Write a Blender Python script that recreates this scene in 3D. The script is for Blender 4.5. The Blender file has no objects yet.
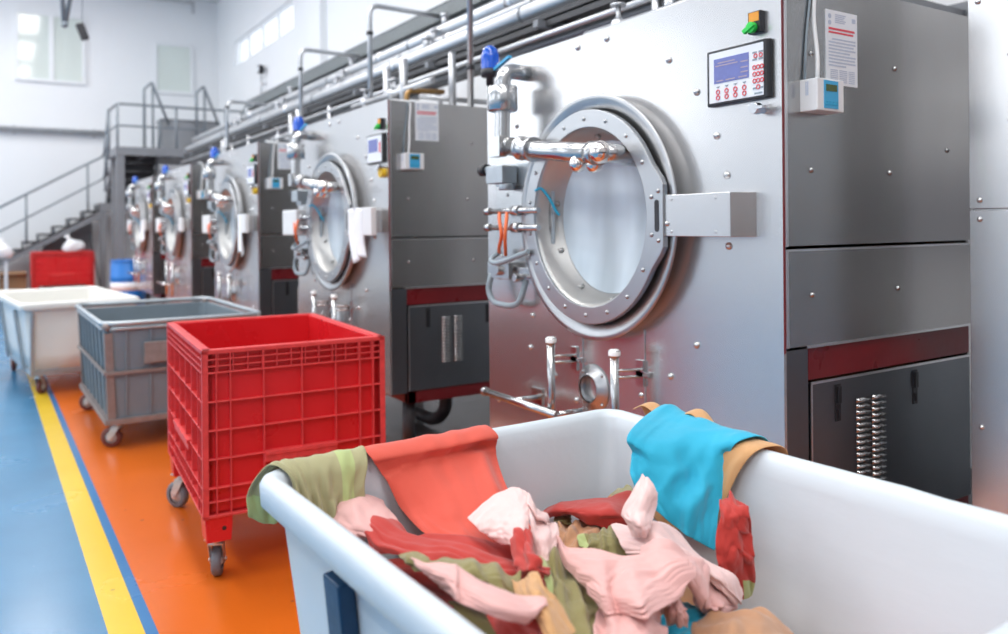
import bpy, bmesh, math, random
from mathutils import Vector, Matrix, noise
from math import sin, cos, pi, radians, atan2, sqrt
random.seed(7)
S = bpy.context.scene
COL = S.collection

# ------------------------------------------------------------------ materials
def newmat(name):
    m = bpy.data.materials.new(name); m.use_nodes = True
    return m, m.node_tree.nodes, m.node_tree.links, m.node_tree.nodes['Principled BSDF']

def setp(b, **k):
    names = {'color': 'Base Color', 'rough': 'Roughness', 'metal': 'Metallic', 'spec': 'Specular IOR Level',
             'trans': 'Transmission Weight', 'coat': 'Coat Weight', 'sheen': 'Sheen Weight', 'ior': 'IOR',
             'sss': 'Subsurface Weight', 'alpha': 'Alpha', 'aniso': 'Anisotropic'}
    for a, v in k.items():
        if a == 'color': v = (v[0], v[1], v[2], 1)
        b.inputs[names[a]].default_value = v

def plain(name, color, rough=0.5, metal=0.0, noise_amt=0.0, nscale=20, bump=0.0, bscale=60, stretch=(1, 1, 1), rvar=0.0, **k):
    """principled surface with procedural wear: mottled colour, roughness variation and fine bump"""
    m, N, L, b = newmat(name)
    setp(b, color=color, rough=rough, metal=metal, **k)
    tc = N.new('ShaderNodeTexCoord'); mp = N.new('ShaderNodeMapping')
    L.new(tc.outputs['Object'], mp.inputs[0]); mp.inputs['Scale'].default_value = stretch
    n = N.new('ShaderNodeTexNoise'); n.inputs['Scale'].default_value = nscale; n.inputs['Detail'].default_value = 5
    L.new(mp.outputs[0], n.inputs['Vector'])
    if noise_amt:
        mx = N.new('ShaderNodeMix'); mx.data_type = 'RGBA'
        mx.inputs['A'].default_value = tuple(max(0, c * (1 - noise_amt)) for c in color) + (1,)
        mx.inputs['B'].default_value = tuple(min(1, c * (1 + noise_amt)) for c in color) + (1,)
        L.new(n.outputs['Fac'], mx.inputs['Factor']); L.new(mx.outputs['Result'], b.inputs['Base Color'])
    if rvar:
        mr = N.new('ShaderNodeMapRange'); mr.inputs['From Min'].default_value = .3; mr.inputs['From Max'].default_value = .7
        mr.inputs['To Min'].default_value = max(0, rough - rvar); mr.inputs['To Max'].default_value = rough + rvar
        L.new(n.outputs['Fac'], mr.inputs[0]); L.new(mr.outputs[0], b.inputs['Roughness'])
    if bump:
        n2 = N.new('ShaderNodeTexNoise'); n2.inputs['Scale'].default_value = bscale; n2.inputs['Detail'].default_value = 3
        L.new(mp.outputs[0], n2.inputs['Vector'])
        bp = N.new('ShaderNodeBump'); bp.inputs['Strength'].default_value = bump; bp.inputs['Distance'].default_value = .01
        L.new(n2.outputs['Fac'], bp.inputs['Height']); L.new(bp.outputs[0], b.inputs['Normal'])
    return m

M = {}
M['steel_front'] = plain('brushed_steel_front', (.62, .612, .61), .27, .88, .06, 1.6, .010, 1.3)
M['steel_side'] = plain('brushed_steel_side', (.48, .475, .47), .25, 1, .24, 1.5, .010, 1.5, (1.3, 1, .6))
M['steel_low'] = plain('dark_steel_door', (.20, .215, .235), .36, 1, .2, 3.0, .012, 2)
M['steel_ring'] = plain('satin_steel_ring', (.47, .475, .485), .36, 1, .06, 6)
M['steel_pipe'] = plain('polished_steel_pipe', (.55, .55, .55), .26, 1, .08, 8)
M['steel_bright'] = plain('polished_steel_ball', (.8, .8, .8), .1, 1)
M['steel_inner'] = plain('door_funnel_steel', (.52, .515, .50), .42, .75, .1, 8, .04, 20)
M['galv'] = plain('galvanised_pipe', (.55, .56, .58), .38, .9, .15, 6, .05, 30)
M['lagging'] = plain('white_pipe_lagging', (.60, .61, .63), .36, .75, .12, 5, .04, 14)
M['tray'] = plain('perforated_tray_metal', (.17, .185, .19), .5, .6, .4, 40, .2, 60)
M['drum'] = plain('drum_steel', (.86, .88, .9), .38, .55, .05, 6)
M['dark'] = plain('dark_frame', (.035, .035, .04), .5, .2, .3, 12)
M['black'] = plain('black_plastic', (.015, .016, .02), .4)
M['redstripe'] = plain('dark_red_paint', (.16, .008, .012), .34, 0, .25, 9, .05, 30, rvar=.1)
M['weld'] = plain('edge_trim', (.75, .75, .76), .3, 1)
M['whiteplastic'] = plain('white_plastic', (.82, .82, .82), .35, 0, .04, 10)
M['blueface'] = plain('light_blue_keypad', (.06, .42, .72), .4)
M['lcd'] = plain('green_lcd', (.08, .12, .03), .2)
M['screen'] = plain('blue_screen', (.17, .20, .48), .18, 0, .15, 60)
M['screenmark'] = plain('screen_lines', (.42, .34, .40), .3)
M['paper'] = plain('paper', (.83, .86, .9), .7, 0, .03, 20)
M['ink'] = plain('printed_grey_ink', (.50, .56, .68), .7)
M['redink'] = plain('printed_red_ink', (.75, .10, .13), .7)
M['redbutton'] = plain('red_key', (.70, .07, .09), .4)
M['greenbutton'] = plain('green_knob', (.02, .62, .08), .3)
M['orangelabel'] = plain('orange_label', (.85, .33, .03), .5)
M['yellow'] = plain('yellow_plastic', (.85, .55, .02), .4)
M['orangecable'] = plain('orange_cable', (.85, .17, .05), .45)
M['bluehose'] = plain('blue_air_hose', (.03, .40, .62), .35)
M['greycable'] = plain('grey_cable', (.28, .34, .38), .5)
M['copper'] = plain('mirror_dome', (.80, .74, .70), .14, 1)  # steel nozzle balls, the orange they reflect tinted into the base colour
M['redcart'] = plain('red_polyethylene', (.66, .012, .018), .33, 0, .08, 5, .06, 60, rvar=.08)
M['rededge'] = plain('worn_red_rim', (.72, .055, .055), .45, 0, .3, 30)
M['whitetub'] = plain('white_polyethylene', (.80, .845, .88), .24, 0, .03, 3, .05, 10, rvar=.06, sss=.06)
M['whitetub'].node_tree.nodes['Principled BSDF'].inputs['Subsurface Radius'].default_value = (.05, .05, .05)
M['whiterim'] = plain('scuffed_white_rim', (.66, .72, .765), .34, 0, .04, 9, .07, 30, (1, .35, 1), .06)
M['creamtub'] = plain('cream_polyethylene', (.80, .79, .75), .35, 0, .05, 4)
M['bluesteel'] = plain('dark_blue_steel', (.012, .045, .10), .32, .3, .35, 30, .1, 50)
M['greypanel'] = plain('grey_plastic_panel', (.19, .235, .27), .42, 0, .12, 7, .05, 30)
M['greytube'] = plain('zinc_tube', (.45, .49, .52), .4, .75, .2, 14)
M['brownangle'] = plain('rusty_corner_angle', (.30, .25, .235), .55, .4, .3, 22)
M['rubber'] = plain('grey_rubber', (.16, .18, .21), .55, 0, .1, 20)
M['redwheel'] = plain('red_brown_tyre', (.16, .05, .045), .5)
M['hub'] = plain('pale_wheel_hub', (.62, .65, .67), .4)
M['fork'] = plain('zinc_caster_fork', (.62, .62, .62), .35, .9)
M['stair'] = plain('grey_painted_steel', (.24, .25, .27), .45, .3, .15, 5)
M['stairdark'] = plain('dark_stair_steel', (.06, .06, .065), .55, .2)
M['rail'] = plain('handrail_grey', (.24, .27, .30), .45, .4)
M['tank'] = plain('grey_tank', (.33, .34, .36), .45, .4, .2, 3)
M['bluedrum'] = plain('blue_plastic_drum', (.015, .19, .62), .35)
M['wallwhite'] = plain('white_wall_paint', (.86, .875, .895), .6, 0, .02, 1.5, .05, 8)
M['walldark'] = plain('grey_wall_paint', (.46, .465, .475), .6, 0, .15, .6)
M['dado'] = plain('dark_dado_paint', (.05, .05, .055), .6)
M['ceil'] = plain('white_ceiling', (.8, .81, .83), .7)
M['winframe'] = plain('white_window_frame', (.82, .84, .86), .4)
M['pane'] = plain('pale_window_glass', (.70, .76, .72), .08, 0, .10, .6)
M['panebright'] = plain('bright_window_glass', (.9, .93, .95), .1)
M['bag'] = plain('white_plastic_bag', (.85, .86, .88), .35, 0, .05, 8)
M['brown'] = plain('brown_cardboard', (.25, .14, .07), .7)
M['brass'] = plain('brown_pipe', (.38, .22, .08), .4, .6)
M['chip'] = plain('white_cap', (.88, .88, .88), .35)

# blue beacon: tinted translucent dome
m, N, L, b = newmat('blue_beacon_dome'); setp(b, color=(.01, .14, .80), rough=.12, trans=.35, coat=.6); M['beacon'] = m

# door glass: clear glass with a milky white layer that thins in streaks
m, N, L, b = newmat('steamed_glass')
setp(b, color=(.80, .90, .97), rough=.25)
tr = N.new('ShaderNodeBsdfTransparent'); tr.inputs[0].default_value = (.86, .94, 1, 1)
tl = N.new('ShaderNodeBsdfTranslucent'); tl.inputs[0].default_value = (.8, .9, .97, 1)
tc = N.new('ShaderNodeTexCoord'); mp = N.new('ShaderNodeMapping'); mp.inputs['Scale'].default_value = (1, 3.2, .9)
mp.inputs['Rotation'].default_value = (.35, 0, 0)
n = N.new('ShaderNodeTexNoise'); n.inputs['Scale'].default_value = 1.7; n.inputs['Detail'].default_value = 2
cr = N.new('ShaderNodeMapRange'); cr.inputs['From Min'].default_value = .3; cr.inputs['From Max'].default_value = .7
cr.inputs['To Min'].default_value = .55; cr.inputs['To Max'].default_value = .95
L.new(tc.outputs['Object'], mp.inputs[0]); L.new(mp.outputs[0], n.inputs['Vector']); L.new(n.outputs['Fac'], cr.inputs[0])
m1 = N.new('ShaderNodeMixShader'); L.new(cr.outputs[0], m1.inputs[0]); L.new(tr.outputs[0], m1.inputs[1])
L.new(b.outputs[0], m1.inputs[2]); L.new(m1.outputs[0], N['Material Output'].inputs[0]); M['doorglass'] = m

# clear pane for the daylight windows
m, N, L, b = newmat('clear_pane')
tr = N.new('ShaderNodeBsdfTransparent'); gl = N.new('ShaderNodeBsdfGlossy'); gl.inputs['Roughness'].default_value = .05
mx = N.new('ShaderNodeMixShader'); mx.inputs[0].default_value = .06
L.new(tr.outputs[0], mx.inputs[1]); L.new(gl.outputs[0], mx.inputs[2]); L.new(mx.outputs[0], N['Material Output'].inputs[0]); M['clear'] = m

# epoxy floor: blue walkway, yellow line, blue gap, orange work zone, grey under the machines
m, N, L, b = newmat('painted_epoxy_floor')
tc = N.new('ShaderNodeTexCoord'); sp = N.new('ShaderNodeSeparateXYZ'); L.new(tc.outputs['Object'], sp.inputs[0])
ma = N.new('ShaderNodeMath'); ma.operation = 'MULTIPLY_ADD'; ma.inputs[1].default_value = .0125
L.new(sp.outputs[1], ma.inputs[0]); L.new(sp.outputs[0], ma.inputs[2])
nz = N.new('ShaderNodeTexNoise'); nz.inputs['Scale'].default_value = 1.6; nz.inputs['Detail'].default_value = 6
L.new(tc.outputs['Object'], nz.inputs['Vector'])
nf = N.new('ShaderNodeTexNoise'); nf.inputs['Scale'].default_value = 60; nf.inputs['Detail'].default_value = 3
L.new(tc.outputs['Object'], nf.inputs['Vector'])
def shade(c, amt):
    x = N.new('ShaderNodeMix'); x.data_type = 'RGBA'
    x.inputs['A'].default_value = (c[0] * (1 - amt), c[1] * (1 - amt), c[2] * (1 - amt), 1)
    x.inputs['B'].default_value = (min(1, c[0] * (1 + amt)), min(1, c[1] * (1 + amt)), min(1, c[2] * (1 + amt)), 1)
    L.new(nz.outputs['Fac'], x.inputs['Factor']); return x.outputs['Result']
cur = shade((.05, .20, .37), .22)
def over(thr, c, amt=.12, src=None):
    global cur
    g = N.new('ShaderNodeMath'); g.operation = 'GREATER_THAN'; g.inputs[1].default_value = thr
    L.new(src or ma.outputs[0], g.inputs[0])
    x = N.new('ShaderNodeMix'); x.data_type = 'RGBA'
    L.new(g.outputs[0], x.inputs['Factor']); L.new(cur, x.inputs['A']); L.new(shade(c, amt), x.inputs['B'])
    cur = x.outputs['Result']
over(.370, (.74, .50, .028), .10)
over(.481, (.03, .17, .40), .1)
over(.521, (.66, .135, .012), .12)
over(2.15, (.14, .13, .13), .2, sp.outputs[0])
# scattered dark specks
vo = N.new('ShaderNodeTexVoronoi'); vo.inputs['Scale'].default_value = 5.5; L.new(tc.outputs['Object'], vo.inputs['Vector'])
lt = N.new('ShaderNodeMath'); lt.operation = 'LESS_THAN'; lt.inputs[1].default_value = .055; L.new(vo.outputs['Distance'], lt.inputs[0])
gt = N.new('ShaderNodeMath'); gt.operation = 'MULTIPLY'; L.new(lt.outputs[0], gt.inputs[0]); L.new(nf.outputs['Fac'], gt.inputs[1])
x = N.new('ShaderNodeMix'); x.data_type = 'RGBA'; x.inputs['B'].default_value = (.06, .05, .05, 1)
L.new(gt.outputs[0], x.inputs['Factor']); L.new(cur, x.inputs['A']); L.new(x.outputs['Result'], b.inputs['Base Color'])
mr = N.new('ShaderNodeMapRange'); mr.inputs['To Min'].default_value = .16; mr.inputs['To Max'].default_value = .34
L.new(nz.outputs['Fac'], mr.inputs[0]); L.new(mr.outputs[0], b.inputs['Roughness'])
bp = N.new('ShaderNodeBump'); bp.inputs['Strength'].default_value = .08; bp.inputs['Distance'].default_value = .004
L.new(nf.outputs['Fac'], bp.inputs['Height']); L.new(bp.outputs[0], b.inputs['Normal'])
M['floor'] = m

def fabric(name, color, rough=.75, weave=900):
    m, N, L, b = newmat(name)
    setp(b, rough=rough, sheen=.25, spec=.25)
    b.inputs['Sheen Roughness'].default_value = .5
    tc = N.new('ShaderNodeTexCoord')
    n = N.new('ShaderNodeTexNoise'); n.inputs['Scale'].default_value = 9; n.inputs['Detail'].default_value = 4
    L.new(tc.outputs['Object'], n.inputs['Vector'])
    mx = N.new('ShaderNodeMix'); mx.data_type = 'RGBA'
    mx.inputs['A'].default_value = tuple(c * .9 for c in color) + (1,)
    mx.inputs['B'].default_value = tuple(min(1, c * 1.08) for c in color) + (1,)
    L.new(n.outputs['Fac'], mx.inputs['Factor']); L.new(mx.outputs['Result'], b.inputs['Base Color'])
    n2 = N.new('ShaderNodeTexNoise'); n2.inputs['Scale'].default_value = 420; n2.inputs['Detail'].default_value = 2
    L.new(tc.outputs['Object'], n2.inputs['Vector'])
    n3 = N.new('ShaderNodeTexNoise'); n3.inputs['Scale'].default_value = 16; n3.inputs['Detail'].default_value = 3
    L.new(tc.outputs['Object'], n3.inputs['Vector'])
    ad = N.new('ShaderNodeMath'); ad.operation = 'MULTIPLY_ADD'; ad.inputs[1].default_value = 9
    L.new(n3.outputs['Fac'], ad.inputs[0]); L.new(n2.outputs['Fac'], ad.inputs[2])
    bp = N.new('ShaderNodeBump'); bp.inputs['Strength'].default_value = .22; bp.inputs['Distance'].default_value = .0015
    L.new(ad.outputs[0], bp.inputs['Height']); L.new(bp.outputs[0], b.inputs['Normal'])
    return m
FB = {
 'coral': fabric('coral_cotton', (.71, .105, .068)), 'red': fabric('red_cotton', (.50, .045, .035)),
 'pink': fabric('pink_cotton', (.76, .43, .40)), 'palepink': fabric('pale_pink_cotton', (.84, .58, .55)),
 'olive': fabric('olive_cotton', (.27, .235, .095)), 'sage': fabric('sage_cotton', (.40, .37, .20)), 'tan': fabric('tan_cotton', (.62, .34, .15)),
 'brown': fabric('light_brown_cotton', (.50, .26, .14)), 'cyan': fabric('turquoise_cotton', (.025, .42, .62), .6),
 'lime': fabric('lime_hem', (.45, .52, .22)), 'white': fabric('white_cotton', (.88, .89, .92)),
}

# ------------------------------------------------------------------ mesh builder
class MB:
    def __init__(s): s.v = []; s.f = []; s.sm = []; s.mi = []; s.cur = 0
    def add(s, vs, fs, smooth=False):
        o = len(s.v); s.v += [tuple(v) for v in vs]
        for f in fs:
            s.f.append([i + o for i in f]); s.sm.append(smooth); s.mi.append(s.cur)
        return s
    def box(s, x0, x1, y0, y1, z0, z1):
        if x0 > x1: x0, x1 = x1, x0
        if y0 > y1: y0, y1 = y1, y0
        if z0 > z1: z0, z1 = z1, z0
        vs = [(x, y, z) for z in (z0, z1) for y in (y0, y1) for x in (x0, x1)]
        return s.add(vs, [(0, 2, 3, 1), (4, 5, 7, 6), (0, 1, 5, 4), (2, 6, 7, 3), (0, 4, 6, 2), (1, 3, 7, 5)])
    def obox(s, c, ax, ay, az):
        """oriented box: centre and three half-extent vectors"""
        c, ax, ay, az = map(Vector, (c, ax, ay, az))
        if ax.cross(ay).dot(az) < 0: ax = -ax
        vs = [c + ax * i + ay * j + az * k for k in (-1, 1) for j in (-1, 1) for i in (-1, 1)]
        return s.add(vs, [(0, 2, 3, 1), (4, 5, 7, 6), (0, 1, 5, 4), (2, 6, 7, 3), (0, 4, 6, 2), (1, 3, 7, 5)])
    def beam(s, a, b, w, h, up=(0, 0, 1)):
        a, b, up = Vector(a), Vector(b), Vector(up)
        d = (b - a); l = d.length; d.normalize(); sd = d.cross(up).normalized(); u = sd.cross(d)
        return s.obox((a + b) / 2, d * l / 2, sd * w / 2, u * h / 2)
    def lathe(s, prof, c=(0, 0, 0), axis=(0, 0, 1), n=32, closed=False, smooth=True, arc=None):
        """prof: list of (radius, offset along axis)"""
        c, ax = Vector(c), Vector(axis).normalized()
        t = Vector((0, 0, 1)) if abs(ax.z) < .9 else Vector((1, 0, 0))
        u = (t - ax * t.dot(ax)).normalized(); w = ax.cross(u)
        vs = []
        for r, h in prof:
            for i in range(n):
                a = 2 * pi * i / n
                vs.append(c + ax * h + u * (r * cos(a)) + w * (r * sin(a)))
        fs = []; m = len(prof)
        for j in range(m if closed else m - 1):
            for i in range(n):
                a, b = j * n + i, j * n + (i + 1) % n
                c2, d = ((j + 1) % m) * n + (i + 1) % n, ((j + 1) % m) * n + i
                fs.append((a, b, c2, d))
        return s.add(vs, fs, smooth)
    def cyl(s, a, b, r, n=16, r2=None, smooth=True):
        a, b = Vector(a), Vector(b); l = (b - a).length; r2 = r if r2 is None else r2
        o = len(s.v); s.lathe([(r, 0), (r2, l)], a, b - a, n, smooth=smooth)
        s.f.append([o + i for i in range(n)][::-1]); s.sm.append(False); s.mi.append(s.cur)
        s.f.append([o + n + i for i in range(n)]); s.sm.append(False); s.mi.append(s.cur)
        return s
    def sphere(s, c, r, n=16, sc=(1, 1, 1)):
        c = Vector(c); m = n // 2; vs = []; fs = []
        for j in range(m + 1):
            t = pi * j / m
            for i in range(n):
                a = 2 * pi * i / n
                vs.append(c + Vector((r * sin(t) * cos(a) * sc[0], r * sin(t) * sin(a) * sc[1], r * cos(t) * sc[2])))
        for j in range(m):
            for i in range(n):
                fs.append((j * n + i, (j + 1) * n + i, (j + 1) * n + (i + 1) % n, j * n + (i + 1) % n))
        return s.add(vs, fs, True)
    def tube(s, pts, r, n=12, round_r=None, seg=6, caps=True):
        """tube along a polyline; corners rounded with radius round_r"""
        pts = [Vector(p) for p in pts]
        if round_r:
            q = [pts[0]]
            for i in range(1, len(pts) - 1):
                a, b, c = pts[i - 1], pts[i], pts[i + 1]
                d1, d2 = (a - b), (c - b); rr = min(round_r, d1.length * .49, d2.length * .49)
                p1, p2 = b + d1.normalized() * rr, b + d2.normalized() * rr
                for k in range(seg + 1):
                    t = k / seg; q.append(p1 * (1 - t) ** 2 + b * 2 * t * (1 - t) + p2 * t * t)
            q.append(pts[-1]); pts = q
        vs = []; fs = []; prev = None
        for i, p in enumerate(pts):
            d = (pts[min(i + 1, len(pts) - 1)] - pts[max(i - 1, 0)]).normalized()
            if prev is None:
                t = Vector((0, 0, 1)) if abs(d.z) < .9 else Vector((1, 0, 0))
                u = (t - d * t.dot(d)).normalized()
            else: u = (prev - d * prev.dot(d)).normalized()
            prev = u; w = d.cross(u)
            for k in range(n):
                a = 2 * pi * k / n; vs.append(p + u * (r * cos(a)) + w * (r * sin(a)))
        for i in range(len(pts) - 1):
            for k in range(n):
                fs.append((i * n + k, i * n + (k + 1) % n, (i + 1) * n + (k + 1) % n, (i + 1) * n + k))
        o = len(s.v); s.add(vs, fs, True)
        if caps:
            e = o + (len(pts) - 1) * n
            s.f.append([o + k for k in range(n)][::-1]); s.f.append([e + k for k in range(n)])
            s.sm += [False, False]; s.mi += [s.cur, s.cur]
        return s
    def loft(s, rings, cap0=False, cap1=False, smooth=True):
        n = len(rings[0]); o = len(s.v); vs = [p for r in rings for p in r]; fs = []
        for j in range(len(rings) - 1):
            for i in range(n):
                fs.append((j * n + i, j * n + (i + 1) % n, (j + 1) * n + (i + 1) % n, (j + 1) * n + i))
        s.add(vs, fs, smooth)
        if cap0: s.f.append([o + i for i in range(n)][::-1]); s.sm.append(False); s.mi.append(s.cur)
        if cap1: e = o + (len(rings) - 1) * n; s.f.append([e + i for i in range(n)]); s.sm.append(False); s.mi.append(s.cur)
        return s
    def prism(s, outline, axis, t0, t1, smooth=False):
        """outline: 2D points; axis 'x' -> (y,z) outline, 'y' -> (x,z), 'z' -> (x,y)"""
        def P(a, b, t): return {'x': (t, a, b), 'y': (a, t, b), 'z': (a, b, t)}[axis]
        n = len(outline); vs = [P(a, b, t0) for a, b in outline] + [P(a, b, t1) for a, b in outline]
        fs = [tuple(range(n))[::-1], tuple(range(n, 2 * n))] + [(i, (i + 1) % n, n + (i + 1) % n, n + i) for i in range(n)]
        return s.add(vs, fs, smooth)
    def mesh(s, name):
        me = bpy.data.meshes.new(name); me.from_pydata(s.v, [], s.f)
        me.polygons.foreach_set('use_smooth', s.sm); me.polygons.foreach_set('material_index', s.mi)
        me.update(); bm = bmesh.new(); bm.from_mesh(me); bmesh.ops.recalc_face_normals(bm, faces=bm.faces); bm.to_mesh(me); bm.free()
        return me

CACHE = {}
def link(name, me, mats, parent=None, bev=0, seg=2, loc=None, rz=None):
    o = bpy.data.objects.new(name, me); COL.objects.link(o)
    if not me.materials:
        for k in (mats if isinstance(mats, (list, tuple)) else [mats]):
            me.materials.append(M[k] if isinstance(k, str) else k)
    if parent: o.parent = parent
    if loc: o.location = loc
    if rz is not None: o.rotation_euler = (0, 0, rz)
    if bev:
        md = o.modifiers.new('bevel', 'BEVEL'); md.width = bev; md.segments = seg; md.limit_method = 'ANGLE'; md.angle_limit = radians(40)
    return o
def part(name, key, mats, parent, fn, bev=0, seg=2, loc=None, rz=None, label=None):
    """a child mesh; meshes are shared between repeats through key"""
    if key is None or key not in CACHE:
        mb = MB(); fn(mb); me = mb.mesh(name)
        if key: CACHE[key] = me
    else: me = CACHE[key]
    o = link(name, me, mats, parent, bev, seg, loc, rz)
    if label: o['label'] = label
    return o
def tag(o, label, cat, group=None, kind=None):
    o['label'] = label; o['category'] = cat
    if group: o['group'] = group
    if kind: o['kind'] = kind
    return o
def thing(name, label, cat, loc=(0, 0, 0), rz=0, group=None):
    o = bpy.data.objects.new(name, None); COL.objects.link(o); o.empty_display_size = .1
    o.location = loc; o.rotation_euler = (0, 0, rz)
    return tag(o, label, cat, group)
def solo(name, mats, fn, label, cat, group=None, bev=0, loc=None, rz=None, seg=2):
    mb = MB(); fn(mb); return tag(link(name, mb.mesh(name), mats, None, bev, seg, loc, rz), label, cat, group)
def struct(name, mats, fn, bev=0, parent=None):
    mb = MB(); fn(mb); o = link(name, mb.mesh(name), mats, parent, bev)
    if not parent: o['kind'] = 'structure'
    return o
# ------------------------------------------------------------------ the hall
XR, XL, YF, YB, ZC = 4.8, -7.5, 21.05, -5.0, 7.1
struct('floor', 'floor', lambda b: b.box(XL - .2, XR + .2, YB - .2, YF + .2, -.1, 0))
struct('ceiling', 'ceil', lambda b: b.box(XL - .2, XR + .2, YB - .2, YF + .2, ZC, ZC + .1))
def wall_right(b):
    y0, y1, z0, z1 = 14.96, 19.40, 5.20, 5.78
    b.box(XR, XR + .2, YB, YF + .2, 0, z0); b.box(XR, XR + .2, YB, YF + .2, z1, ZC)
    b.box(XR, XR + .2, YB, y0, z0, z1); b.box(XR, XR + .2, y1, YF + .2, z0, z1)
struct('wall_right', 'wallwhite', wall_right)
struct('wall_far', 'wallwhite', lambda b: b.box(XL, XR, YF, YF + .2, 0, ZC))
struct('wall_back', 'walldark', lambda b: b.box(XL, XR, YB - .2, YB, 0, ZC))
struct('trim_2', 'dado', lambda b: b.box(XL, XR, YB, YB + .03, 0, 1.5))                     # unseen dark band added behind the camera for the side panels to reflect
LW = [(-3.2, -.6), (4.4, 7.4), (11.4, 14.1), (14.4, 17.1), (17.4, 20.1)]
WZ0, WZ1 = 2.6, 5.8
def wall_left(b):
    b.box(XL - .2, XL, YB, YF + .2, 0, WZ0); b.box(XL - .2, XL, YB, YF + .2, WZ1, ZC)
    y = YB
    for a, c in LW: b.box(XL - .2, XL, y, a, WZ0, WZ1); y = c
    b.box(XL - .2, XL, y, YF + .2, WZ0, WZ1)
struct('wall_left', 'wallwhite', wall_left)
struct('trim_1', 'wallwhite', lambda b: b.box(XR - .12, XR, 13.15, 13.75, 0, ZC))          # pilaster on the right wall

wn = 0
def window(frame, pane, pm):
    global wn; wn += 1
    o = struct('window_%d' % wn, 'winframe', frame, .004)
    struct('pane', pm, pane, 0, o)
    return o
for k in range(4):                                      # strip of four bright panes high in the right wall
    a = 14.96 + k * 1.11; c = a + 1.11
    def fr(b):
        b.box(XR + .04, XR + .10, a, c, 5.20, 5.235); b.box(XR + .04, XR + .10, a, c, 5.745, 5.78)
        b.box(XR + .04, XR + .10, a, a + .035, 5.235, 5.745); b.box(XR + .04, XR + .10, c - .035, c, 5.235, 5.745)
    window(fr, lambda b: b.box(XR + .06, XR + .068, a + .035, c - .035, 5.235, 5.745), 'clear')
def fr(b):
    for x0, x1, z0, z1 in [(.40, .47, 4.76, 6.35), (1.74, 1.82, 4.76, 6.35), (.47, 1.74, 4.76, 4.83), (.47, 1.74, 6.28, 6.35), (1.07, 1.17, 4.83, 6.28)]:
        b.box(x0, x1, YF - .06, YF + .01, z0, z1)
window(fr, lambda b: (b.box(.47, 1.07, YF - .03, YF - .022, 4.83, 6.28), b.box(1.17, 1.74, YF - .03, YF - .022, 4.83, 6.28)), 'pane')
def fr(b):
    for x0, x1, z0, z1 in [(3.30, 3.37, 4.70, 5.96), (4.13, 4.20, 4.70, 5.96), (3.37, 4.13, 4.70, 4.78), (3.37, 4.13, 5.88, 5.96)]:
        b.box(x0, x1, YF - .06, YF + .01, z0, z1)
window(fr, lambda b: b.box(3.37, 4.13, YF - .03, YF - .022, 4.78, 5.88), 'pane')
for a, c in LW:                                          # tall daylight windows along the aisle side of the hall
    def fr(b):
        for y in (a, (a + c) / 2 - .03, c - .06): b.box(XL - .12, XL - .04, y, y + .06, WZ0, WZ1)
        for z in (WZ0, (WZ0 + WZ1) / 2, WZ1 - .06): b.box(XL - .12, XL - .04, a, c, z, z + .06)
    window(fr, lambda b: b.box(XL - .085, XL - .08, a, c, WZ0, WZ1), 'clear')

# service pipe along the far wall, conduit under its ceiling, pressure gauge and hanging fittings
solo('wall_pipe', 'galv', lambda b: (b.cyl((XL + .1, YF - .12, 3.65), (2.2, YF - .12, 3.65), .065, 14),
     [b.box(x, x + .05, YF - .12, YF, 3.56, 3.74) for x in (-5.5, -3.5, -1.5, .35, 1.95)]), 'grey service pipe running level along the white end wall above the stairs', 'pipe')
solo('ceiling_conduit', 'galv', lambda b: (b.box(2.6, 4.2, YF - .3, YF - .2, 6.93, 6.99), b.box(4.14, 4.2, YF - .28, YF - .22, 6.7, 6.95), [b.cyl((x, YF - .25, 6.96), (x, YF - .25, ZC), .02, 8) for x in (2.7, 3.4, 4.1)]),
     'thin grey conduit under the ceiling over the end wall window', 'conduit')
t = thing('pressure_gauge', 'small round dark gauge on the white right wall below the window strip', 'gauge', (XR, 16.78, 4.70))
part('gauge_case', None, 'dark', t, lambda b: b.cyl((-.16, 0, 0), (-.06, 0, 0), .095, 20), .01)
part('dial', None, 'paper', t, lambda b: b.cyl((-.17, 0, 0), (-.16, 0, 0), .06, 20))
part('stem', None, 'galv', t, lambda b: (b.cyl((-.1, 0, -.12), (-.1, 0, -.55), .02, 8), b.cyl((-.1, 0, -.3), (0, 0, -.3), .025, 8)))
t = thing('hanging_speaker', 'small dark tilted box speaker hanging on a thin cord from the ceiling', 'speaker', (1.0, 12, 4.05))
part('speaker_box', None, 'dark', t, lambda b: b.obox((0, 0, 0), (.045, 0, .012), (0, .06, 0), (-.035, 0, .10)), .008)
part('cord', None, 'rail', t, lambda b: b.cyl((0, 0, .1), (.03, 0, ZC - 4.05), .005, 6))
solo('ceiling_hanger', 'rail', lambda b: (b.cyl((.786, 12, 4.12), (.64, 12, ZC), .028, 8), b.cyl((.80, 12, 4.12), (1.3, 12, ZC), .028, 8), b.sphere((.793, 12, 4.12), .045, 10)),
     'dark V shaped hanger reaching down from the ceiling left of the speaker', 'hanger')

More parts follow.
